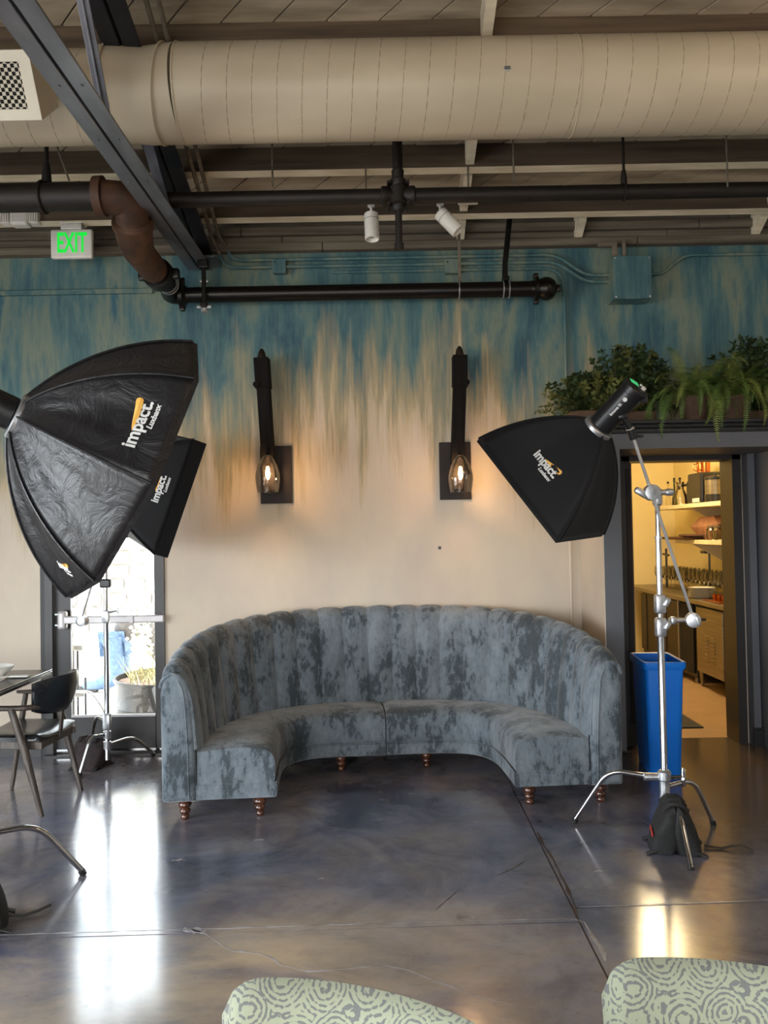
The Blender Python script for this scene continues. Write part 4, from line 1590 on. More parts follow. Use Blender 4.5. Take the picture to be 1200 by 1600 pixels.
# track with two spot heads
TY = 5.45
tz = at(700, 313, Y=TY).z
tk = thing('light_track', (0.3, TY, tz), 'white ceiling light track partly hidden behind the dark iron pipe', 'track')
tx0, tx1 = at(560, 313, Y=TY).x, at(749, 313, Y=TY).x
MB().rbox(((tx0 + tx1) / 2, TY, tz), (tx1 - tx0, .035, .022), .003).build('rail', M['white_plastic'], tk)
MB().rbox((tx1 - .07, TY, tz + .002), (.13, .11, .03), .004).build('feed_box', M['white_plastic'], tk)
for x in (tx0 + .05, tx1 - .07):
    MB().cyl((x, TY, tz + .01), (x, TY, deck_z(TY) - .18), .006, n=6).build('hanger_rod', M['ledger'], tk)


def head(px, py_t, ang, lab):
    x = at(px, 330, Y=TY).x
    h = thing('track_spotlight', (x, TY, tz), lab, 'spotlight', 'white track spotlights')
    m = MB()
    m.rbox((x, TY, tz - .022), (.045, .035, .028), .004)
    m.cyl((x, TY, tz - .035), (x, TY, tz - .085), .009, n=8)
    m.build('stem', M['white_plastic'], h)
    ax = Vector((sin(ang), -0.12, -cos(ang))).normalized()
    c = Vector((x, TY, tz - .085)) + ax * 0.0
    m = MB()
    m.lathe(c - ax * .0, [(.03, -.012), (.045, -.004), (.047, .0), (.047, .17), (.043, .172), (.040, .15), (.02, .13), (.001, .13)], 24, axis=ax)
    m.build('can', M['white_plastic'], h, smooth=True)
    m = MB()
    m.lathe(c + ax * .035, [(.0478, 0), (.0478, .003)], 24, axis=ax)
    m.build('seam_ring', M['ledger'], h)
    return h


head(580, 330, 0.02, 'straight-down white cylinder spotlight, left of the cross fitting stub')
hh = head(688, 330, 0.72, 'tilted white cylinder spotlight on the right of the track')

# ------------------------------------------------------------------ sconces
for k, (px, lab) in enumerate(((410, 'left wall sconce with leaning dark timber arm and lit glass shade'), (716, 'right wall sconce with upright dark timber arm and lit glass shade'))):
    left = k == 0
    xq = at(432 if left else 711, 742, Y=WY).x
    zq = at(432 if left else 711, 742 if left else 736, Y=WY).z
    s_ = thing('wall_sconce', (xq, WY, zq), lab, 'sconce', 'timber wall sconces')
    MB().rbox((xq, WY - .012, zq), (.232, .022, .425), .003).build('back_plate', M['bronze'], s_)
    SY = WY - .12
    a0 = at(423 if left else 713, 768 if left else 765, Y=SY)
    a1 = at(412 if left else 718, 603 if left else 600, Y=SY - .04)
    a2 = at(409 if left else 718, 560 if left else 556, Y=SY - .05)
    m = MB()
    m.beam(a0, a1 + (a1 - a0) * .1, .092, .11, .006, up=(0, 1, 0))
    m.build('timber_arm', M['dark_wood'], s_)
    m = MB()
    m.beam(a1 + (a1 - a2) * .1, a2, .105, .13, .006, up=(0, 1, 0))
    m.cyl(a1 + Vector((.045 if not left else -.045, -.08, .0)), a1 + Vector((.045 if not left else -.045, .07, .0)), .022, n=10)
    m.build('timber_block', M['dark_wood'], s_)
    m = MB()
    m.lathe(a2, [(.03, -.01), (.03, .015), (.024, .045), (.010, .068), (.001, .072)], 14)
    m.build('pointed_cap', M['bronze'], s_, smooth=True)
    m = MB()
    m.rbox((a0.x + .005, (SY + WY) / 2, zq + .05), (.05, WY - SY - .02, .05), .005)
    m.build('bracket', M['bronze'], s_)
    gx = at(418 if left else 719, 712, Y=SY - .12)
    gz = gx.z
    gy = SY - .12
    m = MB()
    prof = [(.026, 0), (.044, -.02), (.070, -.07), (.087, -.13), (.089, -.165), (.083, -.22), (.076, -.262)]
    inner = [(r - .003, h_) for r, h_ in prof[::-1]]
    m.lathe((gx.x, gy, gz), prof + inner, 28, close=False)
    m.build('glass_shade', M['smoke_glass'], s_, smooth=True)
    m = MB()
    m.lathe((gx.x, gy, gz - .075), [(.018, .0), (.020, .05), (.022, .08), (.012, .09)], 14)
    m.tube([(gx.x, gy, gz), (gx.x, gy + .08, gz + .02)], .012, 8)
    m.build('lamp_holder', M['bronze'], s_)
    m = MB()
    m.lathe((gx.x, gy, gz - .17), [(.001, 0), (.012, .01), (.016, .04), (.012, .075), (.007, .09)], 14)
    m.build('glowing_bulb', M['filament'], s_, smooth=True)
    point('sconce_bulb_light', (gx.x, gy, gz - .13), 15, (1.0, 0.58, 0.28), .03)

# wall plate dot
p = at(687, 856, Y=WY)
m = MB()
m.rbox((p.x, WY - .003, p.z), (.022, .006, .022), .001)
tag(m.build('wall_socket', M['black_plastic']), 'tiny black square on the bare wall below right sconce', 'socket')

# ------------------------------------------------------------------ curved velvet sofa (built in its own frame, then turned)
AO, BO, NO = 1.315, 1.40, 2.6
sofa = thing('curved_sofa', (0, 0, 0), 'large curved grey-blue crushed velvet booth sofa with channel-tufted back', 'sofa')


def sup(th, a, b, n):
    c, s_ = cos(th), sin(th)
    return Vector((math.copysign(abs(c) ** (2 / n), c) * a, abs(s_) ** (2 / n) * b, 0))


def curve(a, b, n, M_=400, front=0.0):
    """arc-length table of the U from the right end to the left end; starts at y = front"""
    raw = [sup(pi * i / M_, a, b, n) for i in range(M_ + 1)]
    d = [0]
    for p, q in zip(raw[:-1], raw[1:]):
        d.append(d[-1] + (q - p).length)
    L = d[-1]

    def f(u):
        t_ = max(0, min(1, u)) * L
        lo = 0
        hi = M_
        while hi - lo > 1:
            mm = (lo + hi) // 2
            if d[mm] <= t_:
                lo = mm
            else:
                hi = mm
        w = (t_ - d[lo]) / max(1e-9, d[hi] - d[lo])
        return raw[lo].lerp(raw[hi], w)
    return f, L


cO, LO = curve(AO, BO, NO)
cI, LI = curve(AO - .205, BO - .205, NO)
cE, LE = curve(.70, .80, 5.0)


def nrm(c, u):
    a, b = c(max(0, u - .004)), c(min(1, u + .004))
    t_ = (b - a).normalized()
    return Vector((t_.y, -t_.x, 0))   # outward


def hgt(u):
    y = cO(u).y / BO
    return .832 + .226 * (max(y, 0) ** .62)


# channels of the back
NCH = 23
for c_ in range(NCH):
    u0, u1 = c_ / NCH, (c_ + 1) / NCH
    nu = 6
    vs, fs = [], []
    prof_n = 0
    for i_ in range(nu + 1):
        t_ = i_ / nu
        u = u0 + (u1 - u0) * t_
        bul = sin(pi * t_) ** .55 if 0 < t_ < 1 else 0
        pi_, po = cI(u), cO(u)
        h = hgt(u) + .006 * bul - .003
        n_ = nrm(cO, u)
        inn = pi_
        prof = [(.00, .33), (.00, .42), (.01, .55), (.03, .70), (.055, h - .10), (.075, h - .05), (.105, h - .015), (.145, h), (.185, h - .012), (.208, h - .045), (.212, h - .075)]
        prof_n = len(prof)
        wv = (po - pi_)
        W = wv.length
        wd = wv.normalized()
        for k, (o_, z) in enumerate(prof):
            s_ = o_ / .205 * W
            amp = .022 * bul - .014
            # push the pad out along the local profile normal
            if k <= 4:
                q = inn + wd * (s_ - amp)
            elif k >= 9:
                q = inn + wd * (s_ + amp * .4)
            else:
                q = inn + wd * s_
                z += amp * .5
            vs.append((q.x, q.y, z))
    for i_ in range(nu):
        for k in range(prof_n - 1):
            a = i_ * prof_n + k
            fs.append((a, a + 1, a + prof_n + 1, a + prof_n))
    auto_smooth(link_mesh('back_channel', vs, fs, M['velvet'], sofa, True), 70)
# outer shell with its flat arm fronts
vs, fs = [], []
NS = 72
pr_n = 0
for i_ in range(NS + 1):
    u = i_ / NS
    pi_, po = cI(u), cO(u)
    h = hgt(u) - .035
    wd = (po - pi_).normalized()
    W = (po - pi_).length
    prof = [(W * .12, .40), (W * .06, .11), (W * .97, .11), (W * 1.0, .125), (W * 1.0, .5), (W * .985, h - .05), (W * .93, h - .01), (W * .7, h), (W * .45, h - .02), (W * .3, h - .08)]
    pr_n = len(prof)
    for o_, z in prof:
        q = pi_ + wd * o_
        vs.append((q.x, q.y, z))
for i_ in range(NS):
    for k in range(pr_n):
        a, b = i_ * pr_n + k, i_ * pr_n + (k + 1) % pr_n
        fs.append((a, b, b + pr_n, a + pr_n))
fs.append(tuple(range(pr_n))[::-1])
fs.append(tuple(NS * pr_n + k for k in range(pr_n)))
auto_smooth(link_mesh('outer_shell', vs, fs, M['velvet'], sofa, True), 40)
# arm front panels: padded, rounded at the top
for sx in (1, -1):
    xo = sx * AO
    xi = sx * (AO - .205)
    h = hgt(0)
    outline = []
    # going round: bottom inner, bottom outer, up the outer side, over, down inner
    pts = [(xi + sx * .02, .112), (xo - sx * .006, .112), (xo + sx * .0, .125), (xo + sx * .004, h - .11), (xo - sx * .004, h - .06), (xo - sx * .030, h - .02),
           (xo - sx * .07, h - .004), (xo - sx * .11, h - .012), (xo - sx * .145, h - .05), (xi + sx * .045, h - .14), (xi + sx * .030, .55), (xi + sx * .022, .36)]
    n = len(pts)
    cxp = sum(p[0] for p in pts) / n
    czp = .5
    vs, fs = [], []
    for (ins, y) in ((0, .03), (0, -.012), (.012, -.026), (.03, -.032)):
        for (x, z) in pts:
            dx = cxp - x
            x2 = x + math.copysign(min(ins, abs(dx) * .9), dx)
            z2 = z + (ins if z < .3 else (-ins if z > h - .13 else 0))
            vs.append((x2, y, z2))
    for r_ in range(3):
        for k in range(n):
            fs.append((r_ * n + k, r_ * n + (k + 1) % n, (r_ + 1) * n + (k + 1) % n, (r_ + 1) * n + k))
    fs.append(tuple(3 * n + k for k in range(n)))
    auto_smooth(link_mesh('arm_front', vs, fs, M['velvet'], sofa, True), 50)
    # piping seam on the inner side
    m = MB()
    path = [Vector((xi + sx * .055, -.033, .13)), Vector((xi + sx * .06, -.034, .45)), Vector((xi + sx * .075, -.034, h - .16)), Vector((xi + sx * .085, -.033, h - .09)), Vector((xi + sx * .11, -.033, h - .045))]
    m.tube(smooth_path(path, .05), .0045, 6)
    m.build('piping', M['velvet'], sofa, smooth=True)
    # folded roll over the end of the channel pads
    m = MB()
    path = [Vector((xi + sx * .02, -.005, .40)), Vector((xi + sx * .045, -.005, h - .15)), Vector((xi + sx * .085, -.010, h - .045)), Vector((xo - sx * .06, -.012, h - .004)), Vector((xo - sx * .01, -.01, h - .035)), Vector((xo + sx * .004, -.006, h - .085))]
    m.tube(smooth_path(path, .06), [.014] * len(smooth_path(path, .06)), 8)
    m.build('edge_roll', M['velvet'], sofa, smooth=True)
# seat cushions: two halves, base rail halves
for name, rng_ in (('seat_cushion', (0, .4985)), ('seat_cushion', (.5015, 1))):
    vs, fs = [], []
    NU = 36
    prof = [(-.004, .20), (-.012, .22), (-.014, .30), (-.008, .352), (.012, .384), (.045, .400), (.12, .410), (.5, .416), (1.03, .398), (1.03, .20)]
    pn = len(prof)
    for i_ in range(NU + 1):
        u = rng_[0] + (rng_[1] - rng_[0]) * i_ / NU
        e, b = cE(u), cI(u)
        wd = (b - e)
        W = wd.length
        wd.normalize()
        end = min(i_, NU - i_)
        shr = {0: .022, 1: .006}.get(end, 0)
        lift = {0: -.018, 1: -.004}.get(end, 0)
        for o_, z in prof:
            s_ = o_ * W if abs(o_) > .2 else o_ * .9
            zz = z + (lift if z > .34 else 0) 
            q = e + wd * s_
            yoff = 0
            if (u < .001 or u > .999):
                yoff = .0 if z < .36 else .012
            vs.append((q.x, q.y + yoff - (.012 if end == 0 and (u < .001 or u > .999) else 0), zz))
    for i_ in range(NU):
        for k in range(pn):
            a, b2 = i_ * pn + k, i_ * pn + (k + 1) % pn
            fs.append((a, b2, b2 + pn, a + pn))
    fs.append(tuple(range(pn))[::-1])
    fs.append(tuple(NU * pn + k for k in range(pn)))
    auto_smooth(link_mesh(name, vs, fs, M['velvet'], sofa, True), 45)
for rng_ in ((0, .4985), (.5015, 1)):
    vs, fs = [], []
    NU = 30
    prof = [(.02, .118), (-.012, .118), (-.020, .125), (-.020, .188), (-.012, .196), (.03, .198), (1.05, .198), (1.05, .118)]
    pn = len(prof)
    for i_ in range(NU + 1):
        u = rng_[0] + (rng_[1] - rng_[0]) * i_ / NU
        e, b = cE(u), cI(u)
        wd = (b - e)
        W = wd.length
        wd.normalize()
        for o_, z in prof:
            s_ = o_ * W if abs(o_) > .2 else o_
            q = e + wd * s_
            vs.append((q.x, q.y - (.016 if (u < .001 or u > .999) else 0), z))
    for i_ in range(NU):
        for k in range(pn):
            a, b2 = i_ * pn + k, i_ * pn + (k + 1) % pn
            fs.append((a, b2, b2 + pn, a + pn))
    fs.append(tuple(range(pn))[::-1])
    fs.append(tuple(NU * pn + k for k in range(pn)))
    auto_smooth(link_mesh('base_rail', vs, fs, M['velvet'], sofa, True), 45)
    # piping between cushion and rail
    m = MB()
    path = []
    for i_ in range(40):
        u = rng_[0] + (rng_[1] - rng_[0]) * i_ / 39
        e, b = cE(u), cI(u)
        wd = (b - e).normalized()
        q = e - wd * .018
        path.append((q.x, q.y - (.012 if (u < .001 or u > .999) else 0), .2))
    if rng_[0] == 0:
        path = [(cI(0).x, -.018, .2)] + path
    else:
        path = path + [(cI(1).x, -.018, .2)]
    m.tube(path, .005, 6)
    m.build('piping', M['velvet'], sofa, smooth=True)
legprof = [(.018, 0), (.022, .004), (.024, .02), (.017, .028), (.028, .036), (.031, .052), (.022, .062), (.034, .070), (.038, .088), (.030, .098), (.040, .104), (.040, .119)]
lm = None
for (x, y) in ((-1.20, .04), (1.20, .04), (-.78, .05), (.78, .05), (-.30, .90), (.28, .90), (-1.15, .95), (1.15, .95), (0, 1.3), (-.7, 1.2), (.7, 1.2)):
    if lm is None:
        ob = MB().lathe((0, 0, 0), legprof, 18).build('leg', M['leg_wood'], sofa, smooth=True, ang=60)
        lm = ob.data
    else:
        ob = bpy.data.objects.new('leg', lm)
        COL.objects.link(ob)
        ob.parent = sofa
    ob.location = (x, y, 0)
SL, SR = at(262, 1262, Z=.11), at(955, 1228, Z=.11)
mid_ = Vector((0.045, 4.86, 0))
sofa.location = mid_
sofa.rotation_euler = (0, 0, radians(4.2))

# ------------------------------------------------------------------ softboxes
def softbox(name, label, apex, n, rim, ring_r, lip, mt, logos, bulge=.5, sag=.03, wr=.004, seedv=1, cat='softbox'):
    """rim: list of world corners in order; n: direction the light faces"""
    n = Vector(n).normalized()
    apex = Vector(apex)
    rim = [Vector(p) for p in rim]
    K = len(rim)
    s_ = thing(name, apex, label, cat, 'black softboxes on stands')
    cen = sum(rim, Vector()) / K
    D = (cen - apex).dot(n)
    rnd_ = random.Random(seedv)

    def rib(i_, s):
        c = rim[i_ % K]
        rad = c - cen
        L = rad.length
        rd = rad.normalized()
        q = 1 - cos(s * pi / 2)
        w = sin(s * pi / 2)
        r = ring_r + (L - ring_r) * (w * bulge + s * (1 - bulge))
        ax = D * (q * bulge + s * (1 - bulge))
        return apex + n * ax + rd * r
    bvhs = []
    for i_ in range(K):
        NS_, NT_ = 20, 14
        vs, fs = [], []
        cm = (rim[i_] + rim[(i_ + 1) % K]) / 2
        inw = (cen - cm).normalized()
        ph = [rnd_.uniform(0, 6.28) for _ in range(8)]
        f1, f2 = rnd_.uniform(2.5, 4.5), rnd_.uniform(6, 9)
        for a in range(NS_ + 1):
            for b in range(NT_ + 1):
                s, t_ = a / NS_, b / NT_
                p_ = rib(i_, s).lerp(rib(i_ + 1, s), t_)
                env = sin(pi * t_) * sin(pi * min(1, s * .97 + .02))
                q = p_ + inw * sag * env
                w = wr * env * (sin(f1 * pi * t_ + ph[0] + 2.5 * s) + .7 * sin(f2 * pi * t_ * (1.2 - s * .6) + ph[1]) + .5 * sin(5 * s + 11 * t_ + ph[2]) + .5 * abs(sin(7 * t_ - 6 * s + ph[3])))
                nn = inw * .8 - n * .4
                q += nn * w
                vs.append(q)
        for a in range(NS_):
            for b in range(NT_):
                k = a * (NT_ + 1) + b
                fs.append((k, k + 1, k + NT_ + 2, k + NT_ + 1))
        ob = link_mesh('panel', vs, fs, mt, s_, True)
        sm2 = ob.modifiers.new('thick', 'SOLIDIFY')
        sm2.thickness = .002
        bvhs.append(BVHTree.FromPolygons(vs, fs))
    # rib seams
    for i_ in range(K):
        MB().tube([rib(i_, k / 16) - n * .002 + (rim[i_] - cen).normalized() * .003 for k in range(17)], .005, 6).build('seam', mt, s_, smooth=True)
    # lip
    for i_ in range(K):
        a, b = rim[i_], rim[(i_ + 1) % K]
        inw = (cen - (a + b) / 2).normalized()
        m_ = MB()
        q = [a, b, b + n * lip, a + n * lip]
        m_.add(q + [p_ + inw * .006 for p_ in q], [(0, 1, 2, 3), (7, 6, 5, 4), (0, 4, 5, 1), (1, 5, 6, 2), (2, 6, 7, 3), (3, 7, 4, 0)])
        m_.build('front_lip', mt, s_)
    m_ = MB()
    m_.add([p_ + n * .004 + (cen - p_) * .02 for p_ in rim] + [p_ + n * .008 + (cen - p_) * .02 for p_ in rim],
           [tuple(range(K)), tuple(range(2 * K - 1, K - 1, -1))] + [(k, (k + 1) % K, K + (k + 1) % K, K + k) for k in range(K)])
    m_.build('diffuser', M['diffuser'], s_)
    m_ = MB()
    m_.lathe(apex - n * .012, [(ring_r * .7, 0), (ring_r, 0), (ring_r + .006, .005), (ring_r + .006, .022), (ring_r * .98, .026), (ring_r * .7, .026)], 32, axis=n)
    m_.build('speed_ring', M['alu'], s_, smooth=True)
    for (pi_, s, t_, dirx, size) in logos:
        c = rib(pi_, s).lerp(rib(pi_ + 1, s), t_)
        h_ = bvhs[pi_].find_nearest(c)
        nd = h_[1]
        if nd.dot(c - cen) < 0 and nd.dot(c - (apex + n * D)) < 0:
            nd = -nd
        if nd.dot(CAM - c) < 0:
            nd = -nd
        xd = Vector(dirx)
        xd = (xd - nd * xd.dot(nd)).normalized()
        yd = nd.cross(xd)
        c0 = h_[0]
        text_mesh('logo_lettering', 'impact.', M['white_print'], s_, c0, xd, yd, size, .0008, .002, bvhs[pi_], sx=.95)
        text_mesh('logo_lettering', 'Luxbanx', M['white_print'], s_, c0 + xd * size * .55 - yd * size * .62, xd, yd, size * .42, .0008, .001, bvhs[pi_], shear=.25)
        # orange swoosh rising above the last letters
        m_ = MB()
        prof_ = []
        for k in range(7):
            x_ = -.45 + k * .28
            prof_.append((x_ * size, (.20 + .42 * (k / 6) ** .8) * size))
        for k in range(5):
            a = pi / 2 - k * pi / 4
            prof_.append(((1.32 + .14 * cos(a)) * size, (.42 + .2 * sin(a)) * size))
        pts_ = []
        for (x_, y_) in prof_ + [(.3 * size, .12 * size)]:
            w = c0 + xd * x_ + yd * y_
            hh_ = bvhs[pi_].ray_cast(w + nd * .15, -nd, .4)
            pts_.append((hh_[0] if hh_[0] is not None else w) + nd * .0022)
        K2 = len(pts_)
        m_.add(pts_ + [p_ - nd * .0015 for p_ in pts_], [tuple(range(K2)), tuple(range(2 * K2 - 1, K2 - 1, -1))] + [(k, (k + 1) % K2, K2 + (k + 1) % K2, K2 + k) for k in range(K2)])
        m_.build('logo_flame', M['orange_print'], s_)
    return s_, rib


def quad_rim(apex, n, P1, P2, P3):
    P1, P2, P3 = map(Vector, (P1, P2, P3))
    return [P1, P2, P3, P1 + P3 - P2]


RA_ = Vector((1.085, 4.234, 2.105))
rn = Vector((-.555, .539, -.634)).normalized()
rimR = quad_rim(RA_, rn, (0.505, 4.434, 2.079), (0.854, 4.16, 1.541), (1.17, 4.515, 1.565))
up_l = (rimR[1] - rimR[0]).normalized()
softbox('softbox', 'black rectangular softbox on the right, tilted down beside the portal', RA_, rn, rimR, .075, .018, M['nylon'],
        [(0, .66, .50, up_l, .062)], bulge=.42, sag=.022, wr=.0025, seedv=4)

OA = Vector((-1.476, 3.406, 2.094))
on_ = Vector((.8032, .4289, -.4134)).normalized()
oux = Vector((.43135571, .05987508, .90019288))
ouy = Vector((.41087631, -.9013491, -.13693231))
rimO = [OA + on_ * .49 + (oux * cos(.0357 + k * pi / 4) + ouy * sin(.0357 + k * pi / 4)) * .607 for k in range(8)]
o1 = (rimO[1] - rimO[2]).normalized()
softbox('octagonal_softbox', 'big eight-sided black softbox of wrinkled nylon at upper left', OA, on_, rimO, .09, .02, M['nylon_shiny'],
        [(1, .80, .52, o1, .075), (3, .84, .5, Vector((.81, -.96, -.21)), .045)], bulge=.47, sag=.035, wr=.015, seedv=11)

TA = Vector((-1.83, 5.34, 2.025))
tn = Vector((.788, .548, -.281)).normalized()
rimT = quad_rim(TA, tn, (-1.188, 5.318, 2.204), (-1.443, 5.314, 1.483), (-1.772, 5.847, 1.596))
softbox('softbox', 'black softbox half hidden behind the big eight-sided one', TA, tn, rimT, .075, .085, M['nylon'],
        [(0, .80, .47, (rimT[0] - rimT[1]), .066)], bulge=.2, sag=.01, wr=.001, seedv=2)


# strobes
def strobe(apex, n, L, label, stubdir, r=.062, txt=True):
    n = Vector(n).normalized()
    back = -n
    s_ = thing('studio_strobe', apex, label, 'studio light', 'black studio strobes')
    a = Vector(apex) + back * .014
    m_ = MB()
    m_.lathe(a, [(r * .9, 0), (r, .004), (r, L * .86), (r * 1.06, L * .87), (r * 1.08, L), (r * .95, L + .006), (.001, L + .006)], 32, axis=back)
    m_.build('body', M['black_plastic'], s_, smooth=True)
    e = a + back * (L + .008)
    toC = (CAM - e)
    xd = Vector((1, 0, 0))
    xd = (xd - back * xd.dot(back)).normalized()
    yd = back.cross(xd)
    if yd.z < 0:
        yd = -yd
    m_ = MB()
    q = [e + xd * x_ + yd * y_ for x_, y_ in ((-.035, .012), (.012, .012), (.012, .045), (-.035, .045))]
    m_.add(q + [p_ - back * .004 for p_ in q], [(0, 1, 2, 3), (7, 6, 5, 4), (0, 4, 5, 1), (1, 5, 6, 2), (2, 6, 7, 3), (3, 7, 4, 0)])
    m_.build('display', M['lcd'], s_)
    m_ = MB()
    m_.lathe(e + xd * .030 + yd * -.005, [(.012, 0), (.013, .012), (.009, .016), (.001, .016)], 16, axis=back)
    m_.lathe(e + xd * .028 + yd * .03, [(.006, 0), (.006, .008), (.001, .009)], 10, axis=back)
    m_.build('knob', M['white_plastic'], s_)
    m_ = MB()
    m_.rbox(e - back * .03 + xd * .045 - yd * .035, (.05, .035, .05), .01)
    m_.build('rear_grip', M['black_plastic'], s_)
    if txt:
        side = (CAM - a)
        side = (side - back * side.dot(back)).normalized()
        c = a + back * L * .50 + side * (r + .0005) + side.cross(back) * 0
        yd2 = side.cross(back)
        bv = None
        text_mesh('lettering', 'Innova fit', M['white_print'], s_, c - back * .0 , back, yd2, .021, .0005, 0.0005)
        m_ = MB()
        m_.lathe(c + back * .066, [(.009, 0), (.011, 0), (.011, .001), (.009, .001)], 16, axis=side)
        m_.build('round_mark', M['white_print'], s_)
    # tilt bracket
    return s_, a


sr, sa = strobe(RA_, rn, .26, 'black cylindrical studio strobe with green screen, behind right softbox', None)
sl, sb = strobe(OA, on_, .34, 'black studio strobe entering from left edge behind octagonal softbox', None, r=.07, txt=False)
st3, sb3 = strobe(TA, tn, .24, 'black studio strobe hidden behind the octagonal softbox on rear stand', None, txt=False)


def turtle_legs(root, C, feet, hz, mt, bend=.72, r=.0125):
    for k, (f, h0) in enumerate(zip(feet, hz)):
        f = Vector(f)
        d = f - Vector((C.x, C.y, 0))
        b = Vector((C.x, C.y, 0)) + d * bend
        path = smooth_path([Vector((C.x, C.y, h0)) + d * .04, Vector((b.x, b.y, h0 + .01)), f + Vector((0, 0, .012))], .09, 8)
        lg = MB().tube(path, r, 12).build('leg', mt, root, smooth=True)
        MB().tube([f + (path[-2] - path[-1]).normalized() * .02 + Vector((0, 0, .008)), f + Vector((0, 0, .001))], [r + .003, r + .003], 10).build('rubber_foot', M['rubber'], lg)
        MB().cyl((C.x, C.y, h0 - .025), (C.x, C.y, h0 + .025), .026, n=14).build('leg_collar', M['alu'], lg)


def tee(m_, p, d, L=.05, r=.006):
    d = Vector(d).normalized()
    s_ = d.cross(Vector((0, 0, 1))).normalized()
    m_.cyl(p, Vector(p) + d * L, r, n=8)
    m_.cyl(Vector(p) + d * L - s_ * .028 + Vector((0, 0, -.0)), Vector(p) + d * L + s_ * .028, r * 1.2, n=8)


# right stand
C1 = Vector((1.425, 4.40, 0))
cs = thing('light_stand', C1, 'chrome boom stand in front of the kitchen doorway with three bent legs', 'light stand', 'chrome light stands')
feet = [at(1080, 1360, Z=0), at(897, 1286, Z=0), at(1115, 1289, Z=0)]
turtle_legs(cs, C1, feet, [.21, .30, .255], M['chrome'], bend=.60)
MB().cyl((C1.x, C1.y, .14), (C1.x, C1.y, 1.06), .0175, n=18).build('lower_pole', M['chrome'], cs, smooth=True)
MB().cyl((C1.x, C1.y, 1.05), (C1.x, C1.y, 1.54), .015, n=18).build('middle_pole', M['chrome'], cs, smooth=True)
MB().cyl((C1.x, C1.y, 1.53), (C1.x, C1.y, 1.79), .0125, n=18).build('upper_pole', M['chrome'], cs, smooth=True)
for z, d in ((1.20, (.8, -.6, 0)), (1.08, (.8, -.5, 0)), (1.545, None)):
    m = MB()
    if d:
        m.rbox((C1.x, C1.y, z), (.055, .05, .10), .012)
        m.rbox((C1.x + .028, C1.y - .02, z + .01), (.03, .03, .05), .01, Matrix.Rotation(.5, 3, 'Y'))
    else:
        m.cyl((C1.x, C1.y, z - .006), (C1.x, C1.y, z + .006), .019, n=16)
    m.build('collar', M['alu'], cs, smooth=True)
m = MB()
m.lathe((C1.x, C1.y, .285), [(.024, 0), (.034, .01), (.034, .05), (.022, .06)], 16)
m.cyl((C1.x - .10, C1.y + .02, .305), (C1.x - .0, C1.y + .01, .305), .02, n=12)
m.build('base_hub', M['alu'], cs, smooth=True)
MB().rbox((C1.x + .0, C1.y - .015, .20), (.05, .05, .07), .015, Matrix.Rotation(.4, 3, 'Y')).build('leg_clamp', M['alu'], cs, smooth=True)
m = MB()
tee(m, (C1.x + .02, C1.y - .01, .31), (1, -.2, 0), .065, .007)
for dz in (-.03, .03):
    pass
m.rbox((C1.x + .09, C1.y - .023, .31), (.022, .018, .095), .005)
m.build('tee_handle', M['chrome'], cs, smooth=True)
# grip head and boom
b0, b1 = at(985, 670, Y=4.20), at(1081, 960, Y=4.47)
bd = (b1 - b0).normalized()
gt = (1.80 - b0.z) / bd.z
gp = b0 + bd * ((1.775 - b0.z) / bd.z)
MB().cyl(b0 - bd * .02, b1, .0085, n=14).build('boom_arm', M['satin'], cs, smooth=True)
m = MB()
m.lathe((gp.x, gp.y - .035, gp.z), [(.02, 0), (.04, .004), (.042, .028), (.042, .05), (.036, .06)], 20, axis=(0, 1, 0))
m.rbox((C1.x, C1.y, gp.z - .02), (.045, .05, .09), .012)
m.cyl((gp.x + .02, gp.y - .0, gp.z), (gp.x + .10, gp.y, gp.z + .0), .014, n=12)
m.lathe((gp.x + .07, gp.y, gp.z), [(.016, 0), (.019, .01), (.019, .03), (.015, .04)], 10, axis=(1, 0, 0))
m.rbox((gp.x - .055, gp.y - .01, gp.z + .0), (.075, .03, .035), .012, Matrix.Rotation(.55, 3, 'Y'))
m.build('grip_head', M['alu'], cs, smooth=True)
m = MB()
m.lathe(b1 + Vector((0, -.03, -.03)), [(.02, 0), (.038, .004), (.04, .028), (.04, .05), (.034, .06)], 20, axis=(0.15, 1, 0))
m.cyl(b1 + Vector((-.03, 0, -.03)), b1 + Vector((-.125, 0, -.03)), .013, n=12)
m.rbox(b1 + Vector((-.10, 0, -.03)), (.03, .035, .04), .008)
m.rbox(b1 + Vector((.02, -.03, -.03)), (.02, .02, .055), .006, Matrix.Rotation(-.3, 3, 'Y'))
m.build('counter_grip', M['alu'], cs, smooth=True)
MB().cyl(b1 + Vector((.03, 0, -.028)), b1 + Vector((.072, 0, -.028)), .007, n=10).build('grip_pin', M['black_plastic'], cs)
m = MB()
m.cyl(b0 - bd * .005, b0 + bd * .055, .021, n=12)
m.rbox(b0 + bd * .04 + Vector((.03, 0, 0)), (.045, .02, .014), .005)
bm_ = RA_ - rn * .17
m.beam(b0 - bd * .0, bm_ + Vector((.0, 0, -.066)), .022, .03, .005)
m.rbox(bm_ + Vector((0, 0, -.066)), (.05, .05, .03), .008)
m.build('mount_clamp', M['black_plastic'], cs, smooth=True)
MB().lathe(b0 - bd * .006, [(.018, 0), (.022, .004), (.018, .014)], 14, axis=bd).build('clamp_cap', M['white_plastic'], cs)


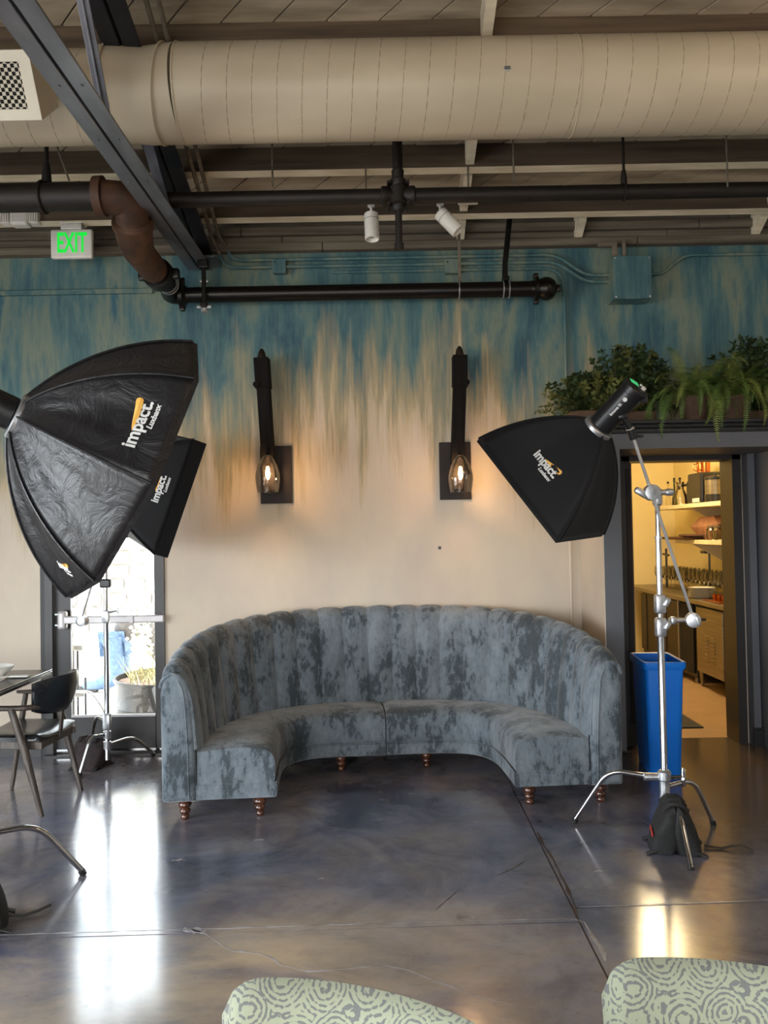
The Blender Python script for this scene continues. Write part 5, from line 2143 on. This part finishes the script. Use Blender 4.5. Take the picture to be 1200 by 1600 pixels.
# left front stand (mostly outside the frame)
C2 = Vector((-1.98, 3.78, 0))
c2 = thing('light_stand', C2, 'chrome stand whose bent leg enters from left edge, holding octagonal softbox', 'light stand', 'chrome light stands')
feet = [at(131, 1367, Z=0), Vector((-2.4, 4.2, 0)), Vector((-2.2, 3.3, 0))]
turtle_legs(c2, C2, feet, [.26, .22, .30], M['chrome'], bend=.66, r=.0135)
m = MB()
f0 = Vector((C2.x, C2.y, .26))
MB().cyl((C2.x, C2.y, .12), (C2.x, C2.y, 1.3), .0175, n=16).build('lower_pole', M['chrome'], c2, smooth=True)
MB().cyl((C2.x, C2.y, 1.28), (C2.x, C2.y, 2.15), .014, n=16).build('upper_pole', M['chrome'], c2, smooth=True)
MB().rbox((C2.x, C2.y, 1.28), (.055, .05, .1), .012).build('collar', M['alu'], c2)
bm2 = OA - on_ * .20 + Vector((0, 0, -.075))
m = MB()
m.cyl((C2.x, C2.y, 2.1), bm2 + (bm2 - Vector((C2.x, C2.y, 2.1))).normalized() * .0, .010, n=12)
m.build('boom_arm', M['chrome'], c2)
m = MB()
m.rbox(bm2 + Vector((0, 0, .0)), (.06, .06, .03), .01)
m.lathe((C2.x, C2.y - .03, 2.12), [(.02, 0), (.04, .004), (.04, .05), (.03, .06)], 16, axis=(0, 1, 0))
m.build('mount_clamp', M['black_plastic'], c2)

# rear left stand by the door
C3 = Vector((-1.93, 5.84, 0))
c3 = thing('light_stand', C3, 'chrome stand with bent legs in front of the bright glazed door', 'light stand', 'chrome light stands')
feet = [at(124, 1214, Z=0), at(240, 1181, Z=0), Vector((-2.16, 6.12, 0))]
turtle_legs(c3, C3, feet, [.24, .17, .33], M['chrome'], bend=.58, r=.0125)
MB().cyl((C3.x, C3.y, .07), (C3.x, C3.y, 1.06), .0175, n=16).build('lower_pole', M['chrome'], c3, smooth=True)
MB().cyl((C3.x, C3.y, 1.04), (C3.x, C3.y, 1.95), .014, n=16).build('upper_pole', M['chrome'], c3, smooth=True)
m = MB()
m.rbox((C3.x, C3.y, 1.05), (.05, .045, .09), .01)
m.cyl((C3.x + .02, C3.y, 1.08), (C3.x + .08, C3.y, 1.09), .007, n=8)
m.rbox((C3.x + .08, C3.y, 1.09), (.012, .012, .04), .003)
m.build('collar', M['alu'], c3, smooth=True)
MB().rbox((C3.x, C3.y, 1.28), (.075, .045, .06), .01).build('cable_clip', M['black_plastic'], c3)
MB().rbox((C3.x, C3.y, .33), (.055, .05, .12), .015).build('base_hub', M['alu'], c3, smooth=True)
m = MB()
m.tube([(C3.x, C3.y, 1.94), TA - tn * .14 + Vector((0, 0, -.062))], .01, 10)
m.rbox(TA - tn * .14 + Vector((0, 0, -.072)), (.05, .05, .03), .008)
m.build('mount_clamp', M['black_plastic'], c3)
q0, q1 = at(127, 968, Y=5.70), at(140, 925, Y=5.75)
m = MB()
m.lathe(q0 + Vector((0, -.03, -.01)), [(.02, 0), (.036, .004), (.038, .05), (.03, .06)], 18, axis=(.3, 1, 0))
m.cyl(q0, q0 + (q1 - q0) * 5.5, .007, n=10)
m.build('counter_arm', M['alu'], c3)

# folded stands outdoors
C4 = at(122, 1112, Y=6.62)
c4 = thing('folded_stand', (C4.x, C4.y, -.06), 'folded chrome light stand standing outdoors behind the glazed door', 'light stand', 'chrome light stands')
m = MB()
for dx, h in ((-.035, .92), (.0, .90), (.06, .62)):
    m.cyl((C4.x + dx, 6.62, .0 if dx else -.06), (C4.x + dx, 6.62, h * .82), .010, n=8)
m.build('poles', M['steel_dark'], c4)  # dark paint on the chrome poles stands for their backlit silhouette
m = MB()
m.tube(smooth_path([(C4.x, 6.6, .40), (C4.x + .12, 6.58, .40), (C4.x + .24, 6.56, .24), (C4.x + .26, 6.56, -.06)], .1, 8), .012, 8)
m.build('leg', M['alu'], c4)
m = MB()
for z in (.38, .74):
    m.rbox((C4.x - .01, 6.62, z), (.11, .04, .05), .01)
m.build('collar', M['alu'], c4)


# sandbags
def sandbag(loc, rot, lab, mt, red=False, strap=None, scale=1.0):
    s_ = thing('sandbag', (0, 0, 0), lab, 'sandbag', 'sandbags weighing the stands')
    for sx in (-1, 1):
        vs, fs = [], []
        NA, NB = 12, 18
        for a in range(NA + 1):
            t_ = a / NA
            z = .205 * (1 - t_) + .0
            w = .10 + .015 * sin(pi * t_)
            d = .018 + .040 * sin(pi * min(1, t_ * .62 + .05)) ** 1.0
            cx_ = sx * (.012 + .045 * t_ ** 1.1)
            for b in range(NB):
                an = 2 * pi * b / NB
                c, si = cos(an), sin(an)
                e = .55
                X_ = cx_ + d * math.copysign(abs(c) ** e, c) * (1 if t_ > .02 else .4)
                Y_ = w * math.copysign(abs(si) ** e, si) * (1 + .05 * sin(5 * t_ + b))
                Z_ = z + .006 * sin(3 * an + sx)
                if t_ == 1:
                    Z_ = .004
                vs.append((X_, Y_, max(.004, Z_)))
        for a in range(NA):
            for b in range(NB):
                b2 = (b + 1) % NB
                fs.append((a * NB + b, a * NB + b2, (a + 1) * NB + b2, (a + 1) * NB + b))
        fs.append(tuple(range(NB))[::-1])
        fs.append(tuple(NA * NB + b for b in range(NB)))
        auto_smooth(link_mesh('pouch', vs, fs, mt, s_, True), 50)
        # corner tabs
        for sy in (-1, 1):
            MB().rbox((sx * .105, sy * .09, .012), (.05, .03, .006), .002, Matrix.Rotation(sx * .4, 3, 'Y')).build('corner_tab', M['strap'], s_)
    m_ = MB()
    m_.tube([(-.045, 0, .18), (-.02, 0, .212), (.02, 0, .212), (.045, 0, .18)], .018, 8)
    for b in (-.06, .06):
        m_.tube([(-.05, b, .18), (-.02, b, .21), (.02, b, .21), (.05, b, .18)], .014, 8)
    m_.build('saddle_web', mt, s_, smooth=True)
    if red:
        m_ = MB()
        m_.rbox((-.100, -.04, .085), (.006, .09, .012), .001, Matrix.Rotation(.1, 3, 'X'))
        m_.build('red_stitching', M['red_print'], s_)
    if strap:
        m_ = MB()
        pts_ = [Vector(p_) for p_ in strap]
        vs, fs = [], []
        for i_, p_ in enumerate(pts_):
            for s2 in (-1, 1):
                vs += [p_ + Vector((0, s2 * .012, 0)), p_ + Vector((0, s2 * .012, .003))]
            if i_:
                a, b = (i_ - 1) * 4, i_ * 4
                fs += [(a, b, b + 2, a + 2), (a + 1, a + 3, b + 3, b + 1), (a, a + 1, b + 1, b), (a + 2, b + 2, b + 3, a + 3)]
        m_.add(vs, fs)
        m_.build('strap', M['strap'], s_)
    s_.location = loc
    s_.rotation_euler = (0, 0, rot)
    s_.scale = (scale,) * 3
    return s_


p = at(1052, 1325, Z=0)
bgp = C1 + (at(1080, 1360, Z=0) - C1) * .36
sandbag((bgp.x, bgp.y - .0, 0), radians(-12), 'charcoal saddle sandbag with red mark on right stand leg', M['nylon_bag'], True,
        [(.13, .02, .01), (.20, .015, .004), (.25, .02, .016), (.29, .01, .022), (.33, .0, .003)], scale=1.12)
sandbag((-1.71, 3.52, 0), radians(20), 'black sandbag cut by left edge near bottom of frame', M['nylon_bag'], False,
        [(.10, .02, .02), (.16, .02, .006), (.21, .03, .012), (.26, .05, .02)], scale=1.1)
bg3 = sandbag((-2.07, 5.93, 0), radians(75), 'dark maroon sandbag on floor by the glazed door', M['bag_red'], False, None, scale=.98)

# ------------------------------------------------------------------ ferns and shrubs on the portal shelf
def frond(L, droop, width, rnd_, n=16, tipw=.15):
    """a pinnate fern frond along +x from the origin, returned as verts, faces"""
    vs, fs = [], []
    pts = []
    el = rnd_.uniform(.7, 1.5)
    for i_ in range(n + 1):
        t_ = i_ / n
        ang = el - droop * t_
        if i_ == 0:
            pts.append(Vector((0, 0, 0)))
        else:
            pts.append(pts[-1] + Vector((cos(ang), 0, sin(ang))) * L / n)
    for i_ in range(n):
        a, b = pts[i_], pts[i_ + 1]
        k = len(vs)
        vs += [a + Vector((0, -.0015, 0)), a + Vector((0, .0015, 0)), b + Vector((0, .0015, 0)), b + Vector((0, -.0015, 0))]
        fs.append((k, k + 1, k + 2, k + 3))
        if i_ < 1:
            continue
        t_ = i_ / n
        w = width * (sin(pi * min(1, .12 + .88 * t_)) ** .6 * (1 - t_ * .35))
        d = (b - a).normalized()
        for h in (0, .5):
            q = a.lerp(b, h)
            for s_ in (-1, 1):
                tip = q + Vector((0, s_ * w, -.15 * w)) + d * w * .25
                hw = L / n * .15
                k = len(vs)
                vs += [q - d * hw, q + d * hw, tip + d * hw * .3, tip - d * hw * .3]
                fs.append((k, k + 1, k + 2, k + 3))
    return vs, fs


def plant_fern(loc, R_, nf, lab, mats_, seed):
    rnd_ = random.Random(seed)
    s_ = thing('potted_fern', loc, lab, 'plant', 'ferns on the portal shelf')
    base = Vector(loc)
    m_ = MB()
    m_.lathe(base, [(.075, 0), (.10, .15), (.108, .15), (.108, .175), (.095, .175), (.09, .15), (.001, .15)], 20)
    m_.build('pot', M['terracotta'], s_)
    for k in range(nf):
        L = R_ * rnd_.uniform(.75, 1.3)
        vs, fs = frond(L, rnd_.uniform(1.5, 3.5), rnd_.uniform(.034, .050), rnd_, 22)
        an = 2 * pi * k * .618 + rnd_.uniform(-.2, .2)
        # few fronds against the wall side
        if 0.9 < (an % (2 * pi)) < 2.2:
            vs = [Vector((v.x * .5, v.y * .7, v.z)) for v in vs]
        Rm = Matrix.Rotation(an, 3, 'Z')
        tilt = Matrix.Rotation(rnd_.uniform(-.25, .25), 3, 'X')
        o_ = base + Vector((rnd_.uniform(-.04, .04), rnd_.uniform(-.04, .04), .16))
        link_mesh('frond', [o_ + Rm @ (tilt @ v) for v in vs], fs, mats_[k % len(mats_)], s_)
    return s_


def plant_shrub(loc, rx, rz, nb, lab, mats_, seed):
    rnd_ = random.Random(seed)
    s_ = thing('leafy_shrub', loc, lab, 'plant', 'bushy plants on the portal shelf')
    base = Vector(loc)
    m_ = MB()
    m_.rbox(base + Vector((0, 0, .045)), (rx * 1.0, .20, .09), .01)
    m_.build('planter_box', M['terracotta'], s_)
    for k in range(nb):
        an = rnd_.uniform(0, 2 * pi)
        el = rnd_.uniform(.15, 1.45)
        d = Vector((cos(an) * cos(el) * rx, sin(an) * cos(el) * .19, sin(el) * rz))
        st = base + Vector((rnd_.uniform(-.3, .3) * rx, rnd_.uniform(-.05, .05), .08))
        vs, fs = [], []
        nseg = 9
        prev = st
        for i_ in range(1, nseg + 1):
            t_ = i_ / nseg
            p_ = st + d * t_ + Vector((0, 0, -.05 * t_ * t_ * rnd_.uniform(.5, 1)))
            kk = len(vs)
            sd_ = Vector((-d.y, d.x, 0)).normalized() * .0018 if (abs(d.x) + abs(d.y)) > 1e-4 else Vector((.0018, 0, 0))
            vs += [prev - sd_, prev + sd_, p_ + sd_, p_ - sd_]
            fs.append((kk, kk + 1, kk + 2, kk + 3))
            for l_ in range(5):
                ld = (d.normalized() * .5 + Vector((rnd_.gauss(0, 1), rnd_.gauss(0, 1), rnd_.gauss(0, .7)))).normalized()
                ll = rnd_.uniform(.030, .052)
                up_ = Vector((rnd_.gauss(0, .5), rnd_.gauss(0, .5), 1)).normalized()
                sd2 = ld.cross(up_).normalized() * ll * .30
                kk = len(vs)
                vs += [p_, p_ + ld * ll * .5 + sd2, p_ + ld * ll, p_ + ld * ll * .5 - sd2]
                fs.append((kk, kk + 1, kk + 2, kk + 3))
            prev = p_
        link_mesh('branch', vs, fs, mats_[k % len(mats_)], s_)
    return s_


zs_ = ztop + .001
py_ = PY + .16
F1, F2 = [M['fern'], M['fern'], M['fern_pale']], [M['fern_pale'], M['fern']]
plant_shrub((at(925, 650, Y=py_).x, py_, zs_), .32, .30, 85, 'olive leafy shrub at the left end of portal shelf', [M['leaf_ol'], M['leaf_dk'], M['leaf_ol']], 3)
plant_shrub((at(985, 650, Y=py_ + .05).x, py_ + .08, zs_), .32, .50, 105, 'dark bushy shrub standing tall behind the black strobe', [M['leaf_dk'], M['leaf_dk'], M['leaf_ol']], 4)
plant_fern((at(1085, 650, Y=py_).x, py_, zs_), .52, 80, 'spreading green fern in the middle of portal shelf', F1, 5)
plant_fern((at(1150, 650, Y=py_).x, py_ + .02, zs_), .56, 84, 'large fern overhanging right part of portal shelf', F2, 6)
plant_shrub((at(1190, 650, Y=py_).x, py_ + .16, zs_), .30, .56, 80, 'dark shrub rising behind the ferns at right edge', [M['leaf_dk']], 7)
plant_fern((at(1225, 650, Y=py_).x, py_ - .0, zs_), .42, 40, 'fern cut off by right edge of the frame', F1, 8)

# ------------------------------------------------------------------ left dining chair (faces -x)
dc = thing('dining_armchair', (0, 0, 0), 'black leather armchair with splayed wooden legs pushed to left table', 'chair')
# local: seat centre at origin, facing -x, width along y
m = MB()
vs, fs = [], []
N1, N2 = 14, 18
for top in (0, 1):
    for i_ in range(N1 + 1):
        for j_ in range(N2 + 1):
            u_, v_ = i_ / N1 * 2 - 1, j_ / N2 * 2 - 1
            # superellipse-like seat
            x = u_ * .235 * (1 - .10 * v_ * v_)
            y = v_ * .245 * (1 - .12 * (u_ > 0) * u_ * u_)
            edge = max(abs(u_), abs(v_)) ** 6
            z = .465 - .012 * (1 - v_ * v_) * (1 - .3 * u_) - .03 * edge + .014 * (abs(v_) ** 3) if top else .415 + .01 * edge
            vs.append((x, y, z))
W_ = N2 + 1
for top in (0, 1):
    o_ = top * (N1 + 1) * W_
    for i_ in range(N1):
        for j_ in range(N2):
            a = o_ + i_ * W_ + j_
            fs.append((a, a + 1, a + W_ + 1, a + W_))
o_ = (N1 + 1) * W_
for i_ in range(N1):
    for j_ in (0, N2):
        a = i_ * W_ + j_
        fs.append((a, a + W_, a + W_ + o_, a + o_))
for j_ in range(N2):
    for i_ in (0, N1):
        a = i_ * W_ + j_
        fs.append((a, a + 1, a + 1 + o_, a + o_))
auto_smooth(link_mesh('seat', vs, fs, M['leather'], dc, True), 70)
m = MB()
for s_ in (-1, 1):
    m.beam((-.20, s_ * .20, .395), (.22, s_ * .20, .395), .022, .045, .004)
m.beam((.20, -.20, .395), (.20, .20, .395), .022, .045, .004)
m.beam((-.20, -.20, .395), (-.20, .20, .395), .022, .045, .004)
m.build('seat_frame', M['chair_wood'], dc)
# curved backrest wrapping round the rear (+x)
vs, fs = [], []
NA, NB = 20, 8
for lay in (0, 1):
    for i_ in range(NA + 1):
        an = radians(-58 + 116 * i_ / NA)
        for j_ in range(NB + 1):
            t_ = j_ / NB
            ed = abs(i_ / NA * 2 - 1)
            zlo = .560 + .03 * ed ** 4
            zhi = .785 - .03 * ed ** 4
            z = zlo + (zhi - zlo) * t_
            th = (.006 + .020 * (sin(pi * t_) * (1 - ed ** 6)) ** .5) * (1 if lay else -1)
            r_ = .235 + th + .05 * (t_ - .3)
            vs.append((.03 + r_ * cos(an) * 1.0, r_ * 1.02 * sin(an), z))
W_ = NB + 1
for lay in (0, 1):
    o_ = lay * (NA + 1) * W_
    for i_ in range(NA):
        for j_ in range(NB):
            a = o_ + i_ * W_ + j_
            fs.append((a, a + 1, a + W_ + 1, a + W_))
o_ = (NA + 1) * W_
for i_ in range(NA):
    for j_ in (0, NB):
        a = i_ * W_ + j_
        fs.append((a, a + W_, a + W_ + o_, a + o_))
for j_ in range(NB):
    for i_ in (0, NA):
        a = i_ * W_ + j_
        fs.append((a, a + 1, a + 1 + o_, a + o_))
auto_smooth(link_mesh('backrest', vs, fs, M['leather'], dc, True), 70)
m_ = MB()
for s_ in (-1, 1):
    path = smooth_path([(.20, s_ * .16, .615), (.14, s_ * .235, .618), (0, s_ * .262, .62), (-.19, s_ * .25, .62)], .08, 6)
    arm = MB().tube(path, [.016] * (len(path) - 2) + [.017, .010], 12).build('armrest', M['chair_wood'], dc, smooth=True)
    arm.scale = (1, 1, 1)
    MB().tube([(.06, s_ * .255, .615), (.13, s_ * .25, .40), (.235, s_ * .245, .0)], [.020, .024, .014], 12).build('leg', M['chair_wood'], dc, smooth=True)
    MB().tube([(-.13, s_ * .25, .61), (-.16, s_ * .235, .40), (-.225, s_ * .24, .0)], [.016, .020, .012], 12).build('leg', M['chair_wood'], dc, smooth=True)
MB().rbox((.235, 0, .50), (.014, .035, .20), .004, Matrix.Rotation(.12, 3, 'Y')).build('back_support', M['chair_wood'], dc)
fa, fb = at(70, 1272, Z=0), at(122, 1238, Z=0)
dc.location = (-2.205, 5.16, 0)
dc.rotation_euler = (0, 0, radians(-6))

# table at the left
tb = thing('dining_table', (-2.7, 4.7, 0), 'black table with polished metal edge bands entering from left', 'table')
tx, ty0, ty1 = -2.12, 4.05, 5.36
m = MB()
m.rbox((tx - .55, (ty0 + ty1) / 2, .752), (1.1, ty1 - ty0, .034), .004)
m.build('tabletop', M['table'], tb)
for z in (.769, .757):
    m = MB()
    m.rbox((tx + .002, (ty0 + ty1) / 2, z), (.008, ty1 - ty0 + .004, .004), .001)
    m.rbox((tx - .55, ty0 - .002, z), (1.1, .008, .004), .001)
    m.build('metal_band', M['chrome'], tb)
m = MB()
m.lathe((tx - .55, 4.7, 0), [(.26, 0), (.26, .012), (.05, .03), (.035, .05), (.035, .70), (.15, .735)], 24)
m.build('pedestal', M['steel_dark'], tb, smooth=True)


def tabz(px, py):
    return at(px, py, Z=.775)


b_ = thing('white_bowl', tabz(-2, 1056), 'white bowl at the far left edge of the table', 'bowl')
c = tabz(-8, 1056)
MB().lathe((c.x, c.y, .771), [(.05, 0), (.055, .004), (.10, .045), (.112, .062), (.108, .062), (.094, .045), (.05, .01), (.001, .008)], 24).build('vessel', M['ceramic'], b_, smooth=True)
for k, (px, py, w, d, an, lab) in enumerate(((-38, 1066, .26, .21, .1, 'white paper sheet lying under the bowl on table'), (-18, 1060, .20, .15, -.2, 'second white sheet fanned beside the bowl on table'))):
    c = tabz(px, py)
    o = MB().rbox((c.x, c.y - .0, .7725 + .003 * k), (w, d, .002), .0005, Matrix.Rotation(an, 3, 'Z')).build('paper_sheet', M['paper'])
    tag(o, lab, 'paper', 'sheets on the table')
c = tabz(30, 1057)
nb = thing('folded_napkin', c, 'small white folded napkin with dark utensil at table centre right', 'napkin')
MB().rbox((c.x, c.y, .776), (.12, .05, .008), .002).build('cloth', M['paper'], nb)
MB().rbox((c.x + .01, c.y - .03, .774), (.14, .008, .004), .001).build('utensil', M['black_plastic'], nb)

# ------------------------------------------------------------------ paisley lounge chairs at the bottom
ch = thing('paisley_chair', (0, 0, 0), 'pale green paisley upholstered chair, left one at frame bottom', 'chair', 'paisley chairs in the foreground')


def back_curve(s, W=.55, h0=radians(6), h1=radians(-58)):
    # integrate heading
    N_ = 24
    p_ = Vector((0, 0, 0))
    n_ = int(N_ * s)
    for i_ in range(N_):
        t_ = i_ / N_
        if t_ >= s - 1e-9:
            break
        f = min(1, (s - t_) * N_)
        h = h0 + (h1 - h0) * (t_ + .5 / N_)
        p_ += Vector((cos(h), sin(h), 0)) * W / N_ * f
    return p_


vs, fs = [], []
NA, NB = 30, 14
ZT, ZB = .853, .40
for lay in (0, 1):
    for i_ in range(NA + 1):
        s_ = i_ / NA
        h = radians(6) + radians(-64) * s_
        nn = Vector((-sin(h), cos(h), 0))
        for j_ in range(NB + 1):
            t_ = j_ / NB
            # rounded top corners
            e0 = max(0, 1 - s_ / .13)
            e1 = max(0, 1 - (1 - s_) / .13)
            zt = ZT - .060 * (1 - math.sqrt(max(0, 1 - max(e0, e1) ** 2)))
            z = ZB + (zt - ZB) * t_
            round_ = math.sqrt(max(0, 1 - max(0, (t_ - .86) / .14) ** 2)) * math.sqrt(max(0, 1 - max(0, 1 - min(s_, 1 - s_) / .05) ** 2))
            th = .030 * max(.02, round_)
            p_ = back_curve(s_) + nn * (th if lay else -th) + nn * .05 * (t_ - .5)
            # slight taper toward the seat
            vs.append((p_.x, p_.y, z))
W_ = NB + 1
for lay in (0, 1):
    o_ = lay * (NA + 1) * W_
    for i_ in range(NA):
        for j_ in range(NB):
            a = o_ + i_ * W_ + j_
            fs.append((a, a + 1, a + W_ + 1, a + W_))
o_ = (NA + 1) * W_
for i_ in range(NA):
    for j_ in (0, NB):
        a = i_ * W_ + j_
        fs.append((a, a + W_, a + W_ + o_, a + o_))
for j_ in range(NB):
    for i_ in (0, NA):
        a = i_ * W_ + j_
        fs.append((a, a + 1, a + 1 + o_, a + o_))
auto_smooth(link_mesh('backrest', vs, fs, M['paisley'], ch, True), 80)
cm_ = back_curve(.5)
fw = Vector((-sin(radians(26)), -cos(radians(26)), 0))
sd_ = Vector((fw.y, -fw.x, 0))
sc_ = cm_ + fw * .22
Rz = Matrix((sd_, -fw, Vector((0, 0, 1)))).transposed()
MB().rbox((sc_.x, sc_.y, .42), (.48, .46, .10), .035, Rz, 4).build('seat', M['paisley'], ch, smooth=True)
MB().rbox((sc_.x, sc_.y, .35), (.46, .44, .04), .004, Rz).build('seat_frame', M['chair_wood'], ch)
for a in (-1, 1):
    for b in (-1, 1):
        q = sc_ + sd_ * a * .20 + fw * b * .19
        MB().tube([(q.x, q.y, .34), (q.x + sd_.x * a * .03 + fw.x * b * .02, q.y + sd_.y * a * .03 + fw.y * b * .02, 0)], [.022, .012], 12).build('leg', M['chair_wood'], ch, smooth=True)
ch.location = (-.285, 1.415, 0)
copy_thing(ch, (.365, 1.455, 0), radians(3), 'pale green paisley upholstered chair, right one at frame bottom')

# ------------------------------------------------------------------ outdoors behind the glass
pc = at(232, 1090, Y=7.6)
tk_ = thing('planter_tank', (pc.x, 7.75, -.06), 'round galvanised tank planter with dry grass outside the glazed door', 'planter')
R0 = .52
zt_ = at(200, 1074, Y=7.2).z
cx_ = at(176, 1090, Y=7.6).x + R0
MB().lathe((cx_, 7.75, -.06), [(R0 * .98, 0), (R0, .02), (R0, .14), (R0 * 1.012, .15), (R0, .16), (R0, zt_ + .04), (R0 * 1.035, zt_ + .045), (R0 * 1.035, zt_ + .07), (R0 * .99, zt_ + .07), (R0 * .98, zt_), (.001, zt_)], 40).build('tank', M['tank'], tk_, smooth=True)
MB().lathe((cx_, 7.75, zt_ - .1), [(R0 * .97, 0), (R0 * .97, .07), (.001, .09)], 30).build('soil', M['terracotta'], tk_)
rnd_ = random.Random(9)
m = MB()
for k in range(420):
    a, r_ = rnd_.uniform(0, 2 * pi), R0 * .8 * rnd_.random() ** .5
    b = Vector((cx_ + r_ * cos(a), 7.75 + r_ * sin(a), zt_ - .03))
    t_ = b + Vector((rnd_.gauss(0, .07), rnd_.gauss(0, .07), rnd_.uniform(.12, .26)))
    w = Vector((.004, .002, 0))
    m.add([b - w, b + w, t_], [(0, 1, 2)])
tag(m.build('dry_grass', M['straw'], tk_), kind='stuff')
for k in range(9):
    b = Vector((cx_ - .36 + k * .1, 7.85 + rnd_.uniform(-.2, .25), zt_ - .03))
    t_ = b + Vector((rnd_.gauss(0, .05), rnd_.gauss(0, .04), rnd_.uniform(.5, .78)))
    f = thing('flower_stalk', b, '%s of the nine white flower spikes in the galvanised tank' % ('leftmost', 'second from left', 'third from left', 'fourth from left', 'middle one', 'fourth from right', 'third from right', 'second from right', 'rightmost')[k], 'flower', 'white flower spikes in the tank')
    MB().tube([b, b.lerp(t_, .5) + Vector((.01, 0, 0)), t_], .004, 5).build('stem', M['green_stem'], f)
    m = MB()
    for q in range(60):
        s_ = rnd_.uniform(.35, 1.08)
        c = b + (t_ - b) * s_ + Vector((rnd_.gauss(0, .025), rnd_.gauss(0, .025), 0))
        m.lathe(c, [(.001, -.018), (.020, -.004), (.017, .008), (.001, .018)], 5)
    m.build('blossoms', M['flower'], f)

# person bending over outdoors, a grey jacket and blue jeans, mostly lost in the glare
def skinned(name, joints, edges, radii, mt, parent, sub=2, fm=None):
    me = bpy.data.meshes.new(name)
    off = org(parent)
    me.from_pydata([tuple(Vector(j) - off) for j in joints], edges, [])
    ob = bpy.data.objects.new(name, me)
    COL.objects.link(ob)
    ob.parent = parent
    sk = ob.modifiers.new('skin', 'SKIN')
    sk.use_smooth_shade = True
    for v, r_ in zip(me.skin_vertices[0].data, radii):
        v.radius = (r_, r_)
    me.skin_vertices[0].data[0].use_root = True
    ss = ob.modifiers.new('sub', 'SUBSURF')
    ss.levels = ss.render_levels = sub
    me.materials.append(mt)
    ORG[ob.name] = off
    return ob


PY_ = 9.2
hp = at(184, 1000, Y=PY_)
pr_ = thing('person', (hp.x, PY_, -.06), 'person in grey jacket and blue jeans bending down outdoors behind the planter', 'person')
H = Vector((hp.x, PY_, .50))
J = [H, H + Vector((.16, 0, .17)), H + Vector((.38, 0, .24)), H + Vector((.48, 0, .25)),
     H + Vector((.38, -.18, .22)), H + Vector((.42, -.22, -.04)), H + Vector((.50, -.20, -.24)),
     H + Vector((.38, .18, .22)), H + Vector((.44, .22, -.04)), H + Vector((.54, .18, -.24))]
skinned('jacket', J, [(0, 1), (1, 2), (2, 3), (2, 4), (4, 5), (5, 6), (2, 7), (7, 8), (8, 9)], [.15, .16, .17, .09, .075, .06, .045, .075, .06, .045], M['jacket'], pr_)
L_ = [H + Vector((-.02, 0, -.02)), H + Vector((-.02, -.10, -.04)), H + Vector((.04, -.12, -.44)), H + Vector((-.36, -.12, -.50)), H + Vector((-.02, .10, -.04)), H + Vector((.04, .12, -.44)), H + Vector((-.36, .12, -.50))]
skinned('jeans', L_, [(0, 1), (1, 2), (2, 3), (0, 4), (4, 5), (5, 6)], [.14, .11, .085, .055, .11, .085, .055], M['jeans'], pr_)
hd = MB()
hd.lathe(H + Vector((.57, 0, .17)), [(.05, -.02), (.06, .02), (.085, .08), (.085, .13), (.06, .19), (.001, .21)], 16, axis=(.75, 0, .4))
hd.build('head', M['skin'], pr_, smooth=True)
hd = MB()
hd.lathe(H + Vector((.56, 0, .20)), [(.09, .06), (.097, .10), (.09, .15), (.065, .20), (.001, .222)], 16, axis=(.75, 0, .45))
hd.build('hair', M['hair'], pr_, smooth=True)
for s_ in (-1, 1):
    e = J[6] if s_ < 0 else J[9]
    palm = skinned('hand', [e, e + Vector((.01, 0, -.07))] + [e + Vector((.02 * (q - 1.5), 0, -.10)) for q in range(4)] + [e + Vector((.022 * (q - 1.5), -.01, -.15)) for q in range(4)] + [e + Vector((.05, 0, -.06))],
                   [(0, 1)] + [(1, 2 + q) for q in range(4)] + [(2 + q, 6 + q) for q in range(4)] + [(0, 10)], [.03, .03] + [.011] * 4 + [.009] * 4 + [.01], M['skin'], pr_, 1)
    f = L_[3] if s_ < 0 else L_[6]
    MB().rbox((f.x + .06, f.y, -.02), (.26, .09, .08), .03).build('shoe', M['black_plastic'], pr_)

# outdoor garden shrubs hint beyond
